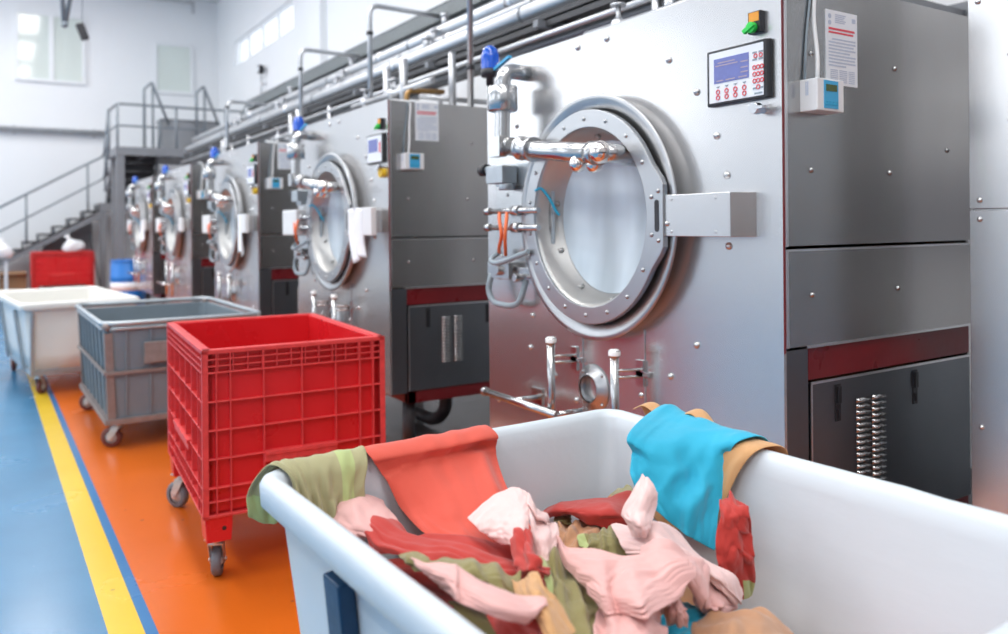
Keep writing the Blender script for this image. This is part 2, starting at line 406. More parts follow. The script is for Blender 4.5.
# ------------------------------------------------------------------ washing machines
YC, ZD = .85, 1.472                                     # door centre, machine frame
BOLTS = [(.993, 2.159), (.811, 2.159), (.475, 2.018), (.344, 1.887), (.257, 1.731), (1.332, 1.045), (1.35, .902), (1.171, .806),
         (.354, 1.034), (.479, .909), (.63, .816), (1.02, .727), (.215, 1.60), (.21, 1.371), (1.447, 1.891), (1.60, 1.2), (1.62, .62), (.18, .7), (1.60, 2.1)]
def dome(b, c, d, r=.013):
    b.lathe([(r, 0), (r * .92, r * .35), (r * .55, r * .75), (.0004, r * .85)], c, d, 10)
def front_panel(b):
    y0, y1, z0, z1, R, n = 0, 1.706, .42, 2.205, .385, 72
    ang = sorted([2 * pi * i / n for i in range(n)] + [atan2(z - ZD, y - YC) % (2 * pi) for y in (y0, y1) for z in (z0, z1)])
    I = []; O = []
    for a in ang:
        c, s = cos(a), sin(a); I.append((YC + R * c, ZD + R * s)); k = 1e9
        if c > 1e-9: k = min(k, (y1 - YC) / c)
        if c < -1e-9: k = min(k, (y0 - YC) / c)
        if s > 1e-9: k = min(k, (z1 - ZD) / s)
        if s < -1e-9: k = min(k, (z0 - ZD) / s)
        O.append((YC + k * c, ZD + k * s))
    m = len(ang)
    vs = [(0, *p) for p in O] + [(0, *p) for p in I] + [(.012, *p) for p in O] + [(.012, *p) for p in I]
    fs = []
    for i in range(m):
        j = (i + 1) % m
        fs += [(i, j, m + j, m + i), (2 * m + i, 3 * m + i, 3 * m + j, 2 * m + j), (i, 2 * m + i, 2 * m + j, j), (m + i, m + j, 3 * m + j, 3 * m + i)]
    b.add(vs, fs)
    for y, z in BOLTS: dome(b, (0, y, z), (-1, 0, 0))
def weld_strip(b): b.box(-.004, 0, -.016, .016, .45, 1.06)
def upper_side(b):
    b.box(.014, 1.056, -.004, .008, 1.374, 2.2)
    for x, z in [(.135, 1.967), (.581, 1.963), (.13, 1.607), (.546, 1.609), (.9, 1.7)]: dome(b, (x, -.004, z), (0, -1, 0), .010)
def lower_side(b):
    b.box(.014, 1.056, -.004, .008, 1.066, 1.362)
    for x, z in [(.13, 1.221), (.587, 1.219)]: dome(b, (x, -.004, z), (0, -1, 0), .010)
def louvres(b):
    for c0 in (.352, .437):
        for i in range(15):
            z = .865 - i * .0195; w = .066
            pts = []
            for k in range(7):                            # a pressed half-round hood, open at its lower edge
                a = pi * k / 6; pts.append((.0125 * sin(a) * 1.0, .0065 * cos(a)))
            vs = [(c0 + (w if e else 0) + (0), -.002 - p[0], z + p[1]) for e in (0, 1) for p in pts]
            # taper the ends
            vs = [(x + (.006 if x < c0 + .01 else -.006) * (1 if -y > .008 else 0), y, zz) for x, y, zz in vs]
            fs = [(k, k + 1, 8 + k, 7 + k) for k in range(6)] + [tuple(range(7))[::-1], tuple(range(7, 14))]
            b.add(vs, fs, True)
def ring_outline(n=96):
    out = []
    for i in range(n):
        a = 2 * pi * i / n; y, z = .411 * cos(a), .411 * sin(a)
        if y < 0:
            az = abs(z)
            if az < .115: y = -.428
            elif az < .19:
                t = (az - .115) / .075; y = min(y, -.428 * (1 - t) - .365 * t)
        out.append((y, z))
    return out
def door_ring(b):
    n = 96; O = ring_outline(n); R = .344
    I = [(R * cos(2 * pi * i / n), R * sin(2 * pi * i / n)) for i in range(n)]
    x0, x1 = -.086, -.062
    vs = [(x, YC + p[0], ZD + p[1]) for x, q in ((x0, O), (x0, I), (x1, O), (x1, I)) for p in q]
    fs = []
    for i in range(n):
        j = (i + 1) % n
        fs += [(i, j, n + j, n + i), (2 * n + i, 3 * n + i, 3 * n + j, 2 * n + j), (i, 2 * n + i, 2 * n + j, j), (n + i, n + j, 3 * n + j, 3 * n + i)]
    b.add(vs, fs)
    for i in range(18):
        a = 2 * pi * (i + .5) / 18; dome(b, (x0, YC + .377 * cos(a), ZD + .377 * sin(a)), (-1, 0, 0), .0085)
    for z in (-.085, .085): dome(b, (x0, YC - .405, ZD + z), (-1, 0, 0), .0085)
def funnel(b):
    b.lathe([(.344, -.075), (.332, -.062), (.328, .02), (.303, .028), (.298, .050), (.34, .06), (.348, -.066)], (0, YC, ZD), (1, 0, 0), 72)
    for i in range(10):
        a = 2 * pi * (i + .3) / 10; c, s = cos(a), sin(a)
        b.cyl((.005, YC + .326 * c, ZD + .326 * s), (.026, YC + .316 * c, ZD + .316 * s), .009, 8)
def shell(b):
    b.lathe([(.398, .0), (.404, -.006), (.462, -.052), (.472, -.056), (.474, -.062), (.470, -.067), (.455, -.064), (.40, -.050), (.385, -.02), (.385, .0)], (0, YC, ZD), (1, 0, 0), 88)
    b.lathe([(.440, -.040), (.450, -.046), (.452, -.036), (.428, -.018)], (0, YC, ZD), (1, 0, 0), 88)
def drum(b):
    b.lathe([(.37, .065), (.395, .075), (.395, .40), (.38, .42), (.001, .43)], (0, YC, ZD), (1, 0, 0), 64)
    for k in range(3):
        a = 2 * pi * k / 3 + .5; c, s = cos(a), sin(a)
        b.obox((.24, YC + .355 * c, ZD + .355 * s), (.14, 0, 0), (0, .045 * c, .045 * s), (0, -.02 * s, .02 * c))
def glass(b):
    b.lathe([(.300, .034), (.28, .040), (.2, .058), (.1, .068), (.001, .072)], (0, YC, ZD), (1, 0, 0), 64)
def hinge(b):
    b.prism([(-.078, .462), (-.078, .132), (0, .098), (0, .462)], 'z', 1.402, 1.542)
    b.box(-.081, -.076, .131, .137, 1.402, 1.542)
    for y in (.39, .195):
        for z in (1.418, 1.526): b.cyl((-.080, y, z), (-.0765, y, z), .006, 8)
    dome(b, (-.078, .41, 1.445), (-1, 0, 0), .010)
PX = -.12
def water_pipe(b):
    P = [(0, 1.365, 2.115), (PX, 1.37, 2.12), (PX, 1.385, 1.79), (PX - .01, 1.29, 1.785)]
    b.tube(P, .034, 18, .088, 8)
    b.tube([(PX - .004, 1.36, 1.787), (-.135, 1.05, 1.742), (-.145, .70, 1.702)], .038, 20, .05, 4)
    b.cyl((-.144, .735, 1.706), (-.146, .69, 1.70), .046, 18)
    b.tube([(-.145, .71, 1.702), (-.145, .63, 1.70), (.03, .66, 1.69)], .036, 14, .06, 6)
def pipe_collar(b): b.lathe([(.034, -.055), (.060, -.055), (.066, -.05), (.066, .05), (.060, .055), (.034, .055)], (PX, 1.378, 1.995), (0, 0, 1), 24)
def pipe_clamp(b):
    p, q = Vector((PX - .004, 1.36, 1.787)), Vector((-.135, 1.05, 1.742)); d = (q - p).normalized()
    b.lathe([(.038, -.05), (.052, -.05), (.052, -.032), (.045, -.028), (.045, .028), (.052, .032), (.052, .05), (.038, .05)], p + d * .19, d, 20)
def pipe_elbow_block(b):
    p = Vector((PX - .004, 1.36, 1.787)); b.obox(p + Vector((-.03, 0, -.004)), (.02, 0, 0), (0, .036, 0), (0, 0, .045))
def nozzles(b):
    for p, r in (((-.155, .80, 1.672), .034), ((-.165, .655, 1.703), .042), ((-.14, .72, 1.664), .032)): b.sphere(p, r, 18)
def control_panel(t, full):
    p = part('control_panel', 'ctl_case', 'black', t, lambda b: b.prism([(-.022, .040), (-.022, .276), (-.014, .284), (0, .284), (0, .030), (-.012, .030)], 'z', 1.826, 2.006), .004)
    part('face_plate', 'ctl_face', 'paper', p, lambda b: b.box(-.0235, -.021, .048, .267, 1.835, 1.997), .001)
    def fx(f): return .276 - f * .236
    def fz(f): return 2.006 - f * .18
    part('screen', 'ctl_screen', 'screen', p, lambda b: b.box(-.025, -.023, fx(.735), fx(.13), fz(.61), fz(.17)), .001)
    if full:
        def marks(b):
            for f0, f1, g in [(.2, .5, .24), (.16, .55, .29), (.6, .72, .30), (.6, .72, .40), (.6, .72, .48), (.18, .3, .56), (.34, .5, .56), (.56, .7, .56)]:
                b.box(-.0255, -.0249, fx(f1), fx(f0), fz(g + .02), fz(g))
        part('screen_text', 'ctl_mark', 'screenmark', p, marks)
        def arrows(b):
            for k in range(4):
                y = fx(.20 + k * .152); b.prism([(y - .008, fz(.665)), (y + .008, fz(.665)), (y, fz(.70))], 'x', -.025, -.023)
            for g in (.19, .31, .80):
                for f in (.83, .93): b.box(-.0248, -.023, fx(f) - .008, fx(f) + .008, fz(g + .03), fz(g))
            b.box(-.0245, -.023, fx(.95), fx(.82), fz(.92), fz(.89))
        part('grey_keys', 'ctl_arr', 'greycable', p, arrows)
        def keys(b):
            def key(y, z, r=.0085):
                b.lathe([(r, 0), (r, .0025), (r * .62, .0025), (r * .62, .001)], (-.023, y, z), (-1, 0, 0), 14)
            for k in range(4):
                for g in (.765, .865): key(fx(.20 + k * .152), fz(g))
        def key(b, y, z, r=.0085): b.lathe([(r, 0), (r, .0025), (r * .62, .0025), (r * .62, .001)], (-.023, y, z), (-1, 0, 0), 14)
        part('function_keys', 'ctl_keys', 'redbutton', p, keys, label='red ringed function keys')
        part('number_keys', 'ctl_keysn', 'redbutton', p, lambda b: [key(b, fx(f), fz(g), .0075) for f in (.825, .885, .945) for g in (.46, .575, .69)], label='red ringed number keys')
        part('arrow_keys', 'ctl_keysa', 'redbutton', p, lambda b: [key(b, fx(f), fz(.265), .0075) for f in (.845, .93)], label='red ringed arrow keys')
        part('enter_key', 'ctl_keyse', 'redbutton', p, lambda b: key(b, fx(.885), fz(.80), .008), label='red ringed single key')
    else:
        part('red_keys', 'ctl_keys2', 'redbutton', p, lambda b: b.box(-.025, -.023, fx(.92), fx(.83), fz(.65), fz(.3)))
def beacon(t):
    o = part('beacon', 'bc_base', 'dark', t, lambda b: (b.lathe([(.001, -.035), (.02, -.035), (.02, 0), (.044, .005), (.047, .04), (.001, .04)], (0, 1.675, 2.145), (0, 0, 1), 20),
             b.box(-.01, .06, 1.665, 1.685, 2.10, 2.125)))
    part('beacon_dome', 'bc_dome', 'beacon', o, lambda b: b.lathe([(.044, .04), (.045, .10), (.036, .135), (.018, .152), (.001, .156)], (0, 1.675, 2.145), (0, 0, 1), 20), label='blue glass beacon dome')
    part('beacon_bracket', 'bc_br', 'blueface', t, lambda b: b.beam((.0, 1.66, 2.17), (.0, 1.50, 2.215), .02, .012))
def control_box(t):
    o = part('dosing_box', 'db_case', 'whiteplastic', t, lambda b: b.box(.08, .208, -.066, -.002, 1.782, 1.880), .003)
    part('keypad', 'db_face', 'blueface', o, lambda b: b.box(.110, .178, -.068, -.065, 1.790, 1.874), label='light blue keypad face')
    part('display', 'db_lcd', 'lcd', o, lambda b: b.box(.118, .170, -.0695, -.067, 1.842, 1.862))
    part('buttons', 'db_btn', 'bluehose', o, lambda b: [b.lathe([(.0068, 0), (.0068, .002), (.0048, .002), (.0048, .0006)], (.119 + .0165 * k, -.0675, 1.806), (0, -1, 0), 12) for k in range(4)])
    part('print', 'db_print', 'ink', o, lambda b: [b.box(.0785, .0802, -.034 + .006 * k, -.031 + .006 * k, 1.83, 1.872) for k in range(2)])
    part('cable', 'db_cable', 'whiteplastic', o, lambda b: b.tube([(.115, -.04, 1.875), (.125, -.035, 1.95), (.135, -.012, 2.08), (.15, -.012, 2.2), (.16, .3, 2.25)], .0065, 8, .05, 4))
    part('thin_cable', 'db_cable2', 'greycable', o, lambda b: b.tube([(.095, -.01, 1.88), (.105, -.009, 2.02), (.125, -.009, 2.13), (.13, -.012, 2.2), (.14, .3, 2.24)], .004, 6, .05, 4))
def notice(loc, label, group=None):
    t = thing('paper_notice', label, 'notice', loc)
    part('sheet', 'no_sheet', 'paper', t, lambda b: b.box(0, .16, -.0035, 0, -.235, 0))
    part('red_heading', 'no_red', 'redink', t, lambda b: (b.box(.012, .145, -.0042, -.0034, -.062, -.055), b.box(.012, .138, -.0042, -.0034, -.073, -.067)))
    def ink(b):
        for k, (x0, x1) in enumerate([(.03, .15), (.012, .15), (.012, .14), (.012, .15), (.012, .12), (.012, .15), (.012, .146), (.012, .15), (.012, .10)]):
            z = -.088 - k * .0105; b.box(x0, x1, -.0041, -.0034, z - .0048, z)
        for k in range(7):
            z = -.187 - k * .006
            for x0, x1 in ((.02, .058), (.066, .105), (.113, .145)): b.box(x0, x1, -.0041, -.0034, z - .0028, z)
        for k in range(5): b.box(.045, .10 - .006 * (k % 3), -.0041, -.0034, -.014 - k * .006, -.011 - k * .006)
        b.cyl((.018, -.0034, -.02), (.018, -.0042, -.02), .008, 10); b.cyl((.018, -.0034, -.04), (.018, -.0042, -.04), .008, 10)
        b.box(.132, .150, -.0041, -.0034, -.03, -.016)
    part('printed_text', 'no_ink', 'ink', t, ink)
    return t

def machine(k, Y, label, full, extras):
    t = thing('washing_machine', label, 'washing machine', (2.0, Y, 0), 0, 'row of steel washing machines')
    part('front_panel', 'm_front', 'steel_front', t, front_panel)
    for y in (.625, .99): part('weld_strip', 'm_weld', 'steel_front', t, weld_strip, .002, loc=(0, y, 0))
    part('side_panel', 'm_us', 'steel_side', t, upper_side)
    part('lower_side_panel', 'm_ls', 'steel_side', t, lower_side)
    part('edge_trim', 'm_edge', 'weld', t, lambda b: (b.box(.006, .016, -.008, .0, 1.066, 1.362), b.box(.006, .016, -.008, .0, 1.372, 2.205), b.box(.014, 1.056, -.0065, .004, 1.357, 1.364), b.box(.1, 1.056, -.007, .02, 1.058, 1.066)))
    part('gasket', 'm_gask', 'redstripe', t, lambda b: b.box(.0005, .006, -.003, .003, 1.05, 2.2))
    part('corner_post', 'm_post', 'steel_low', t, lambda b: b.box(.013, .116, .002, .10, .42, 1.056), .002)
    part('stripe', 'm_stripe', 'redstripe', t, lambda b: b.box(.119, 1.05, .004, .03, .957, 1.058), .002, label='dark red painted stripe')
    d = part('access_door', 'm_door', 'steel_low', t, lambda b: b.box(.126, 1.05, .002, .022, .43, .946), .002)
    part('door_trim', 'm_dtrim', 'weld', d, lambda b: (b.box(.124, .131, -.002, .002, .43, .949), b.box(.124, 1.05, -.002, .002, .943, .951)))
    part('louvres', 'm_louv', 'steel_side', d, louvres)
    def slot(x):
        return lambda b: (b.box(x - .014, x + .014, -.001, .004, .812, .930), b.box(x - .009, x + .009, -.008, .0, .87, .924), b.box(x - .004, x + .004, -.006, .0, .822, .85))
    part('handle', 'm_h1', 'black', d, slot(.26), .0015)
    part('handle', 'm_h2', 'black', d, slot(.69), .0015)
    part('cabinet_shell', 'm_shell', 'steel_side', t, lambda b: (b.box(.012, 1.056, .008, 1.698, 2.188, 2.2), b.box(1.044, 1.056, .008, 1.698, .43, 2.188), b.box(.012, 1.044, 1.694, 1.706, .43, 2.2), b.box(.12, 1.044, .03, 1.69, .43, .45)))
    part('base_frame', 'm_base', 'redstripe', t, lambda b: (b.box(.12, 1.05, .01, .06, .352, .425), b.box(.12, .18, .01, 1.69, .352, .425), b.box(.12, 1.05, 1.64, 1.69, .352, .425)), .003)
    for i, (x, y) in enumerate(((.17, .1), (.98, .1), (.17, 1.6), (.98, 1.6))):
        part('leg', 'm_leg', 'dark', t, lambda b: (b.cyl((0, 0, .02), (0, 0, .36), .04, 12), b.cyl((0, 0, 0), (0, 0, .02), .075, 16)), loc=(x, y, 0))
    part('drain_pipe', 'm_drain', 'dark', t, lambda b: b.tube([(.62, .45, .42), (.62, .45, .16), (.62, .62, .06), (.62, .9, .06)], .045, 10, .12, 5))
    # door
    s = part('door_shell', 'm_shellring', 'steel_ring', t, shell)
    dr = part('door', 'm_ring', 'steel_ring', t, door_ring, .003)
    part('funnel', 'm_funnel', 'steel_inner', dr, funnel)
    part('door_glass', 'm_glass', 'doorglass', dr, glass)
    part('handle_slot', 'm_slot', 'dark', dr, lambda b: b.prism([(YC - .398 + .0105 * cos(a), ZD + (.045 if sin(a) > 0 else -.045) + .0105 * sin(a)) for a in [2 * pi * i / 16 + .01 for i in range(16)]], 'x', -.0875, -.075))
    part('drum', 'm_drum', 'drum', t, drum)
    part('hinge', 'm_hinge', 'steel_front', t, hinge, .002)
    w = part('water_pipe', 'm_pipe', 'steel_pipe', t, water_pipe)
    part('pipe_collar', 'm_collar', 'steel_pipe', w, pipe_collar)
    part('pipe_clamp', 'm_clamp', 'steel_pipe', w, pipe_clamp, .002)
    part('elbow_block', 'm_elb', 'steel_pipe', w, pipe_elbow_block, .002)
    part('nozzle', 'm_noz', 'copper', w, nozzles, label='mirror-bright copper nozzle balls')
    control_panel(t, full)
    part('key_switch', 'm_key', 'steel_bright', t, lambda b: (b.cyl((0, .068, 1.795), (-.045, .068, 1.795), .014, 16), b.cyl((-.022, .068, 1.795), (-.05, .068, 1.795), .018, 16), b.box(-.052, -.02, .03, .06, 1.79, 1.80)), .001)
    sw = part('power_switch', 'm_sw', 'black', t, lambda b: b.box(-.02, 0, .060, .110, 2.030, 2.098), .003)
    part('switch_label', 'm_swl', 'orangelabel', sw, lambda b: b.box(-.0215, -.0195, .066, .104, 2.066, 2.094))
    part('switch_knob', 'm_swk', 'greenbutton', sw, lambda b: (b.cyl((-.02, .088, 2.047), (-.036, .088, 2.047), .017, 16), b.obox((-.036, .092, 2.045), (.006, 0, 0), (0, .02, -.010), (0, .004, .006))), .001, label='green selector knob')
    beacon(t); control_box(t)
    # front fittings
    def rod(y):
        return lambda b: (b.cyl((-.10, y, .56), (-.10, y, .975), .0165, 14), b.cyl((-.10, y, .962), (-.10, y, .985), .022, 14))
    for y in (1.06, .665):
        r = part('guide_rod', 'm_rod%g' % y, 'steel_pipe', t, rod(y))
        part('rod_bracket', 'm_rb%g' % y, 'steel_pipe', r, lambda b: ([b.cyl((-.10, y, z), (-.01, y - .035, z), .006, 8) for z in (.885, .91)], b.box(-.012, 0, y - .055, y - .015, .85, .945), b.box(-.012, 0, y - .085, y + .0, .885, .905)), .001)
        part('cap', 'm_cap%g' % y, 'chip', r, lambda b: b.lathe([(.0225, 0), (.0225, .016), (.015, .022), (.001, .023)], (-.10, y, .966), (0, 0, 1), 14), label='white plastic cap')
    part('grab_bar', 'm_bar', 'steel_pipe', t, lambda b: (b.cyl((-.13, 1.52, .69), (-.13, .98, .69), .0165, 14), b.cyl((-.13, 1.54, .69), (-.13, 1.52, .69), .021, 14), b.cyl((-.13, 1.30, .69), (0, 1.30, .69), .012, 10), b.box(-.008, 0, 1.26, 1.34, .66, .73), b.cyl((-.13, .99, .69), (0, .99, .69), .012, 10)))
    part('outlet', 'm_out', 'steel_ring', t, lambda b: (b.lathe([(.055, -.03), (.058, -.03), (.064, -.006), (.094, -.006), (.094, 0), (.05, 0), (.05, -.028)], (0, .91, .795), (1, 0, 0), 28), [dome(b, (-.006, .91 + .082 * cos(a), .795 + .082 * sin(a)), (-1, 0, 0), .008) for a in (.8, 2.36, 3.93, 5.5)]))
    part('outlet_bore', 'm_bore', 'drum', t, lambda b: b.lathe([(.052, -.026), (.05, .1), (.001, .12)], (0, .91, .795), (1, 0, 0), 24))
    # latch gear down the left edge
    v = part('valve_block', 'm_valve', 'greytube', t, lambda b: (b.box(-.10, -.02, 1.42, 1.56, 1.63, 1.71), b.cyl((-.06, 1.45, 1.60), (-.06, 1.45, 1.63), .035, 12), b.cyl((-.06, 1.62, 1.70), (-.06, 1.55, 1.70), .018, 10), b.box(-.012, 0, 1.22, 1.62, 1.60, 1.72)), .004)
    part('valve_knob', 'm_vk', 'black', v, lambda b: b.cyl((-.06, 1.66, 1.70), (-.06, 1.61, 1.70), .028, 12))
    part('latch_plate', 'm_lp', 'steel_pipe', t, lambda b: (b.box(-.02, 0, 1.16, 1.60, 1.25, 1.62), [dome(b, (-.02, y, z), (-1, 0, 0), .008) for y, z in ((1.5, 1.58), (1.25, 1.57), (1.55, 1.3), (1.2, 1.3))]), .002)
    for z in (1.505, 1.432):
        part('latch_rod', 'm_lr%g' % z, 'steel_pipe', t, lambda b: (b.cyl((-.10, 1.55, z), (-.10, 1.14, z), .0125, 12), b.cyl((-.10, 1.56, z), (-.10, 1.52, z), .017, 12), b.cyl((-.10, 1.33, z), (-.10, 1.28, z), .022, 14), b.cyl((-.10, 1.30, z), (-.02, 1.30, z), .012, 8)))
    part('orange_cable', 'm_oc', 'orangecable', t, lambda b: (b.tube([(-.10, 1.44, 1.505), (-.13, 1.40, 1.47), (-.14, 1.36, 1.40), (-.10, 1.45, 1.34), (-.08, 1.48, 1.32)], .008, 8, .04), b.tube([(-.10, 1.38, 1.505), (-.13, 1.34, 1.46), (-.145, 1.33, 1.40), (-.11, 1.38, 1.31)], .008, 8, .04)))
    part('grey_hose', 'm_gh', 'greycable', t, lambda b: (b.tube([(-.06, 1.50, 1.325), (-.11, 1.52, 1.285), (-.12, 1.45, 1.27), (-.12, 1.35, 1.29), (-.10, 1.22, 1.33)], .012, 8, .05), b.tube([(-.06, 1.58, 1.22), (-.07, 1.60, 1.14), (-.07, 1.55, 1.085), (-.06, 1.42, 1.08), (-.05, 1.36, 1.10), (-.03, 1.34, 1.20)], .014, 8, .05)))
    part('sensor_bracket', 'm_sb', 'steel_pipe', t, lambda b: (b.box(-.05, 0, 1.44, 1.56, 1.235, 1.26), b.box(-.07, -.045, 1.42, 1.6, 1.20, 1.275), b.cyl((-.09, 1.50, 1.24), (-.02, 1.50, 1.24), .024, 12), b.box(-.04, 0, 1.18, 1.4, 1.215, 1.255), b.cyl((-.08, 1.36, 1.21), (-.03, 1.36, 1.21), .018, 10)), .002)
    part('air_hose', 'm_ah', 'bluehose', t, lambda b: b.tube([(-.09, 1.18, 1.585), (-.07, 1.165, 1.60), (-.04, 1.15, 1.56), (-.01, 1.14, 1.50), (.0, 1.13, 1.482)], .006, 8, .04))
    if extras:
        part('gear_box', 'm_gb', 'whiteplastic', t, lambda b: b.box(-.13, -.02, 1.36, 1.69, 1.375, 1.565), .008, label='white plastic cover box on the left edge')
        part('lock_cover', 'm_lc', 'whiteplastic', t, lambda b: b.box(-.115, -.078, .0, .14, 1.385, 1.555), .006)
        part('emergency_button', 'm_eb', 'yellow', t, lambda b: (b.cyl((0, .06, 1.765), (-.03, .06, 1.765), .03, 16),), .002)
    return t
PITCH = 2.87
YM = [1.587, 4.445, 7.28, 10.22, 13.06]
LBL = ['nearest steel washing machine with copper nozzle balls, beside the white laundry bin',
       'second steel washing machine from the bin, behind the red cart',
       'third steel washing machine from the bin, behind the grey cart',
       'fourth steel washing machine from the bin, second furthest of the row',
       'furthest steel washing machine, last of the row before the stairs']
for k in range(5):
    t = machine(k, YM[k], LBL[k], k == 0, k > 0)
NL = ['printed paper notice with red heading on the nearest washing machine', 'printed paper notice on the side of the second washing machine behind the red cart', 'printed paper notice on the side of the third washing machine behind the grey cart']
for k in range(3):
    notice((2.205 if k == 0 else 2.18, YM[k] - .004, 2.115 if k == 0 else 2.2), NL[k])

# white rags hung over the door hinges of the machines further down the row
def rag(loc, label, seed):
    random.seed(seed)
    def fn(b):
        n, m = 10, 16; vs = []
        for j in range(m + 1):
            for i in range(n + 1):
                u, v = i / n, j / m
                w = .15 * (1 - .25 * v) + .02 * sin(3 * v + seed)
                y = -(u - .5) * w * 1.35 - .09 * v * v
                z = -.34 * v * (1 - .25 * u * (seed % 2)) - (.10 * max(0, u - .55) * v)
                x = -.012 - .014 * sin(u * 9 + seed + v) * (.3 + v) - .012 * v
                vs.append((x, y, z))
        fs = [(j * (n + 1) + i, j * (n + 1) + i + 1, (j + 1) * (n + 1) + i + 1, (j + 1) * (n + 1) + i) for j in range(m) for i in range(n)]
        b.add(vs, fs, True)
        b.box(-.016, .03, -.06, .075, -.003, .006)          # fold lying over the top edge
    mb = MB(); fn(mb); o = link('rag', mb.mesh('rag'), FB['white'], None, 0, 2, loc)
    md = o.modifiers.new('thick', 'SOLIDIFY'); md.thickness = .004
    return tag(o, label, 'rag')
rag((1.912, YM[1] + .27, 1.55), 'white rag hanging from the door hinge of the second washing machine', 1)
rag((1.912, YM[2] + .25, 1.55), 'white rag hanging from the door hinge of the third washing machine', 4)
rag((1.912, YM[4] + .22, 1.55), 'white rag hanging from the door hinge of the furthest washing machine', 7)

# stainless cabinet at the right edge of the picture
t = thing('steel_cabinet', 'tall bright stainless steel cabinet right of the nearest washing machine', 'cabinet', (2.6, .3, 0))
part('cabinet_body', None, 'steel_front', t, lambda b: b.box(.012, .43, 0, 1.05, .05, 2.5), .004)
part('upper_door', None, 'steel_front', t, lambda b: (b.box(0, .012, .003, 1.052, 1.483, 2.5), [dome(b, (0, 1.02, z), (-1, 0, 0), .009) for z in (1.51, 2.13, 2.46)], [dome(b, (0, .93, z), (-1, 0, 0), .006) for z in (1.75, 1.95)]), .002)
part('lower_door', None, 'steel_front', t, lambda b: (b.box(0, .012, .003, 1.052, .08, 1.478), [dome(b, (0, 1.02, z), (-1, 0, 0), .009) for z in (1.45, .80)], dome(b, (0, .93, .80), (-1, 0, 0), .006)), .002)
part('plinth', None, 'dark', t, lambda b: b.box(.03, .42, .01, 1.04, 0, .05))
# ------------------------------------------------------------------ overhead services
def pipe_run(name, X, k, r, y0, y1, mk, label, seg=3.0, collar=True, fit=True):
    z = 1.45 + k * X
    t = thing(name, label, 'pipe', (X, y0, z))
    part('pipe', None, mk, t, lambda b: b.cyl((0, 0, 0), (0, y1 - y0, 0), r, 20))
    if collar:
        for y in [1.2 + seg * i for i in range(int((y1 - y0 - 1) / seg))]: part('joint_band', 'jb%g' % r, 'weld', t, lambda b: b.lathe([(r, -.05), (r * 1.12, -.05), (r * 1.12, .05), (r, .05)], (0, 0, 0), (0, 1, 0), 20), loc=(0, y, 0))
    for y in [.7 + 2.05 * i for i in range(int((y1 - y0 - 1) / 2.05))] if fit else []:
        part('pipe_fitting', 'pf%g' % r, 'lagging', t, lambda b: (b.cyl((0, 0, r * .7), (0, 0, r + .07), .026, 12), b.cyl((0, 0, r + .06), (0, 0, r + .085), .036, 12)), loc=(0, y, 0))
        part('pipe_strap', 'ps%g' % r, 'stair', t, lambda b: b.lathe([(r, -.015), (r * 1.07, -.015), (r * 1.07, .015), (r, .015)], (0, 0, 0), (0, 1, 0), 20), loc=(0, y + .6, 0))
    return t
pipe_run('steam_pipe', 3.15, .506, .060, -1, 15.6, 'lagging', 'upper fat silver pipe running over the row of washing machines', 2.3)
pipe_run('steam_pipe', 2.98, .464, .062, -1, 15.4, 'lagging', 'lower fat silver pipe running over the row of washing machines', 3.1)
pipe_run('steam_pipe', 3.05, .486, .030, -1, 15.2, 'galv', 'thin silver pipe between the two fat overhead pipes', 2.7)
t = thing('pipe_rack', 'dark steel channel rack carrying the overhead pipes above the washing machines', 'pipe rack', (2.92, -1, 2.62))
part('channel', None, 'stairdark', t, lambda b: (b.box(-.10, .32, 0, 16, .055, .07), b.box(-.10, -.085, 0, 16, .02, .10), b.box(.30, .32, 0, 16, .0, .13)))
for y in [.6 + 1.45 * i for i in range(11)]: part('cross_bar', 'crossb', 'stair', t, lambda b: b.box(-.16, .5, 0, .05, .015, .055), loc=(0, y, 0))
for y in [.6 + 2.9 * i for i in range(6)]: part('wall_arm', 'wall_arm', 'stair', t, lambda b: (b.box(.45, 1.88, 0, .05, -.0, .05), b.box(1.86, 1.88, -.06, .11, -.1, .1)), loc=(0, y, 0))
part('lower_rail', None, 'lagging', t, lambda b: b.cyl((-.13, 0, -.045), (-.13, 16, -.045), .018, 10))
part('lower_pipes', None, 'stair', t, lambda b: (b.cyl((.05, 0, -.03), (.05, 16, -.03), .030, 12), b.cyl((.17, 0, -.02), (.17, 16, -.02), .022, 10)))
t = thing('cable_tray', 'grey perforated cable tray running above the overhead pipes and dipping at its far end', 'cable tray', (3.3, -1, 3.2))
def tray(b):
    P = [(0, 0, .06), (0, 13.3, .06), (0, 14.0, -.22), (0, 14.3, -.75)]
    for a, c in zip(P, P[1:]):
        d = (Vector(c) - Vector(a)).normalized(); u = Vector((1, 0, 0)).cross(d).normalized() * (1 if True else 1)
        if u.z < 0: u = -u
        for x in (-.075, .19): b.beam(Vector(a) + Vector((x, 0, 0)), Vector(c) + Vector((x, 0, 0)), .006, .13, (0, 0, 1))
        b.beam(Vector(a) + Vector((.057, 0, -.06)), Vector(c) + Vector((.057, 0, -.06)), .265, .006, (0, 0, 1))
part('tray', None, 'tray', t, tray)
part('tray_edge', None, 'galv', t, lambda b: [b.box(x - .008, x + .008, 0, 13.3, .122, .134) for x in (-.078, .193)])
part('white_cables', None, 'chip', t, lambda b: [b.tube([(x, 0, -.02), (x + .01, 4, -.025), (x - .01, 9, -.02), (x, 13.2, -.02)], .016, 8) for x in (0, .06, .12)])
def conduit(x, y, z, dx, label, zb=2.2):
    t = thing('conduit', label, 'conduit', (x, y, zb))
    part('tube', None, 'galv', t, lambda b: b.tube([(0, 0, 0), (0, 0, z - zb), (dx, -.02, z - zb - .02)], .021, 10, .09, 6))
    for h in (.25, .8): part('clamp', 'cclamp', 'dark', t, lambda b: b.cyl((0, 0, 0), (0, 0, .03), .028, 10), loc=(0, 0, h))
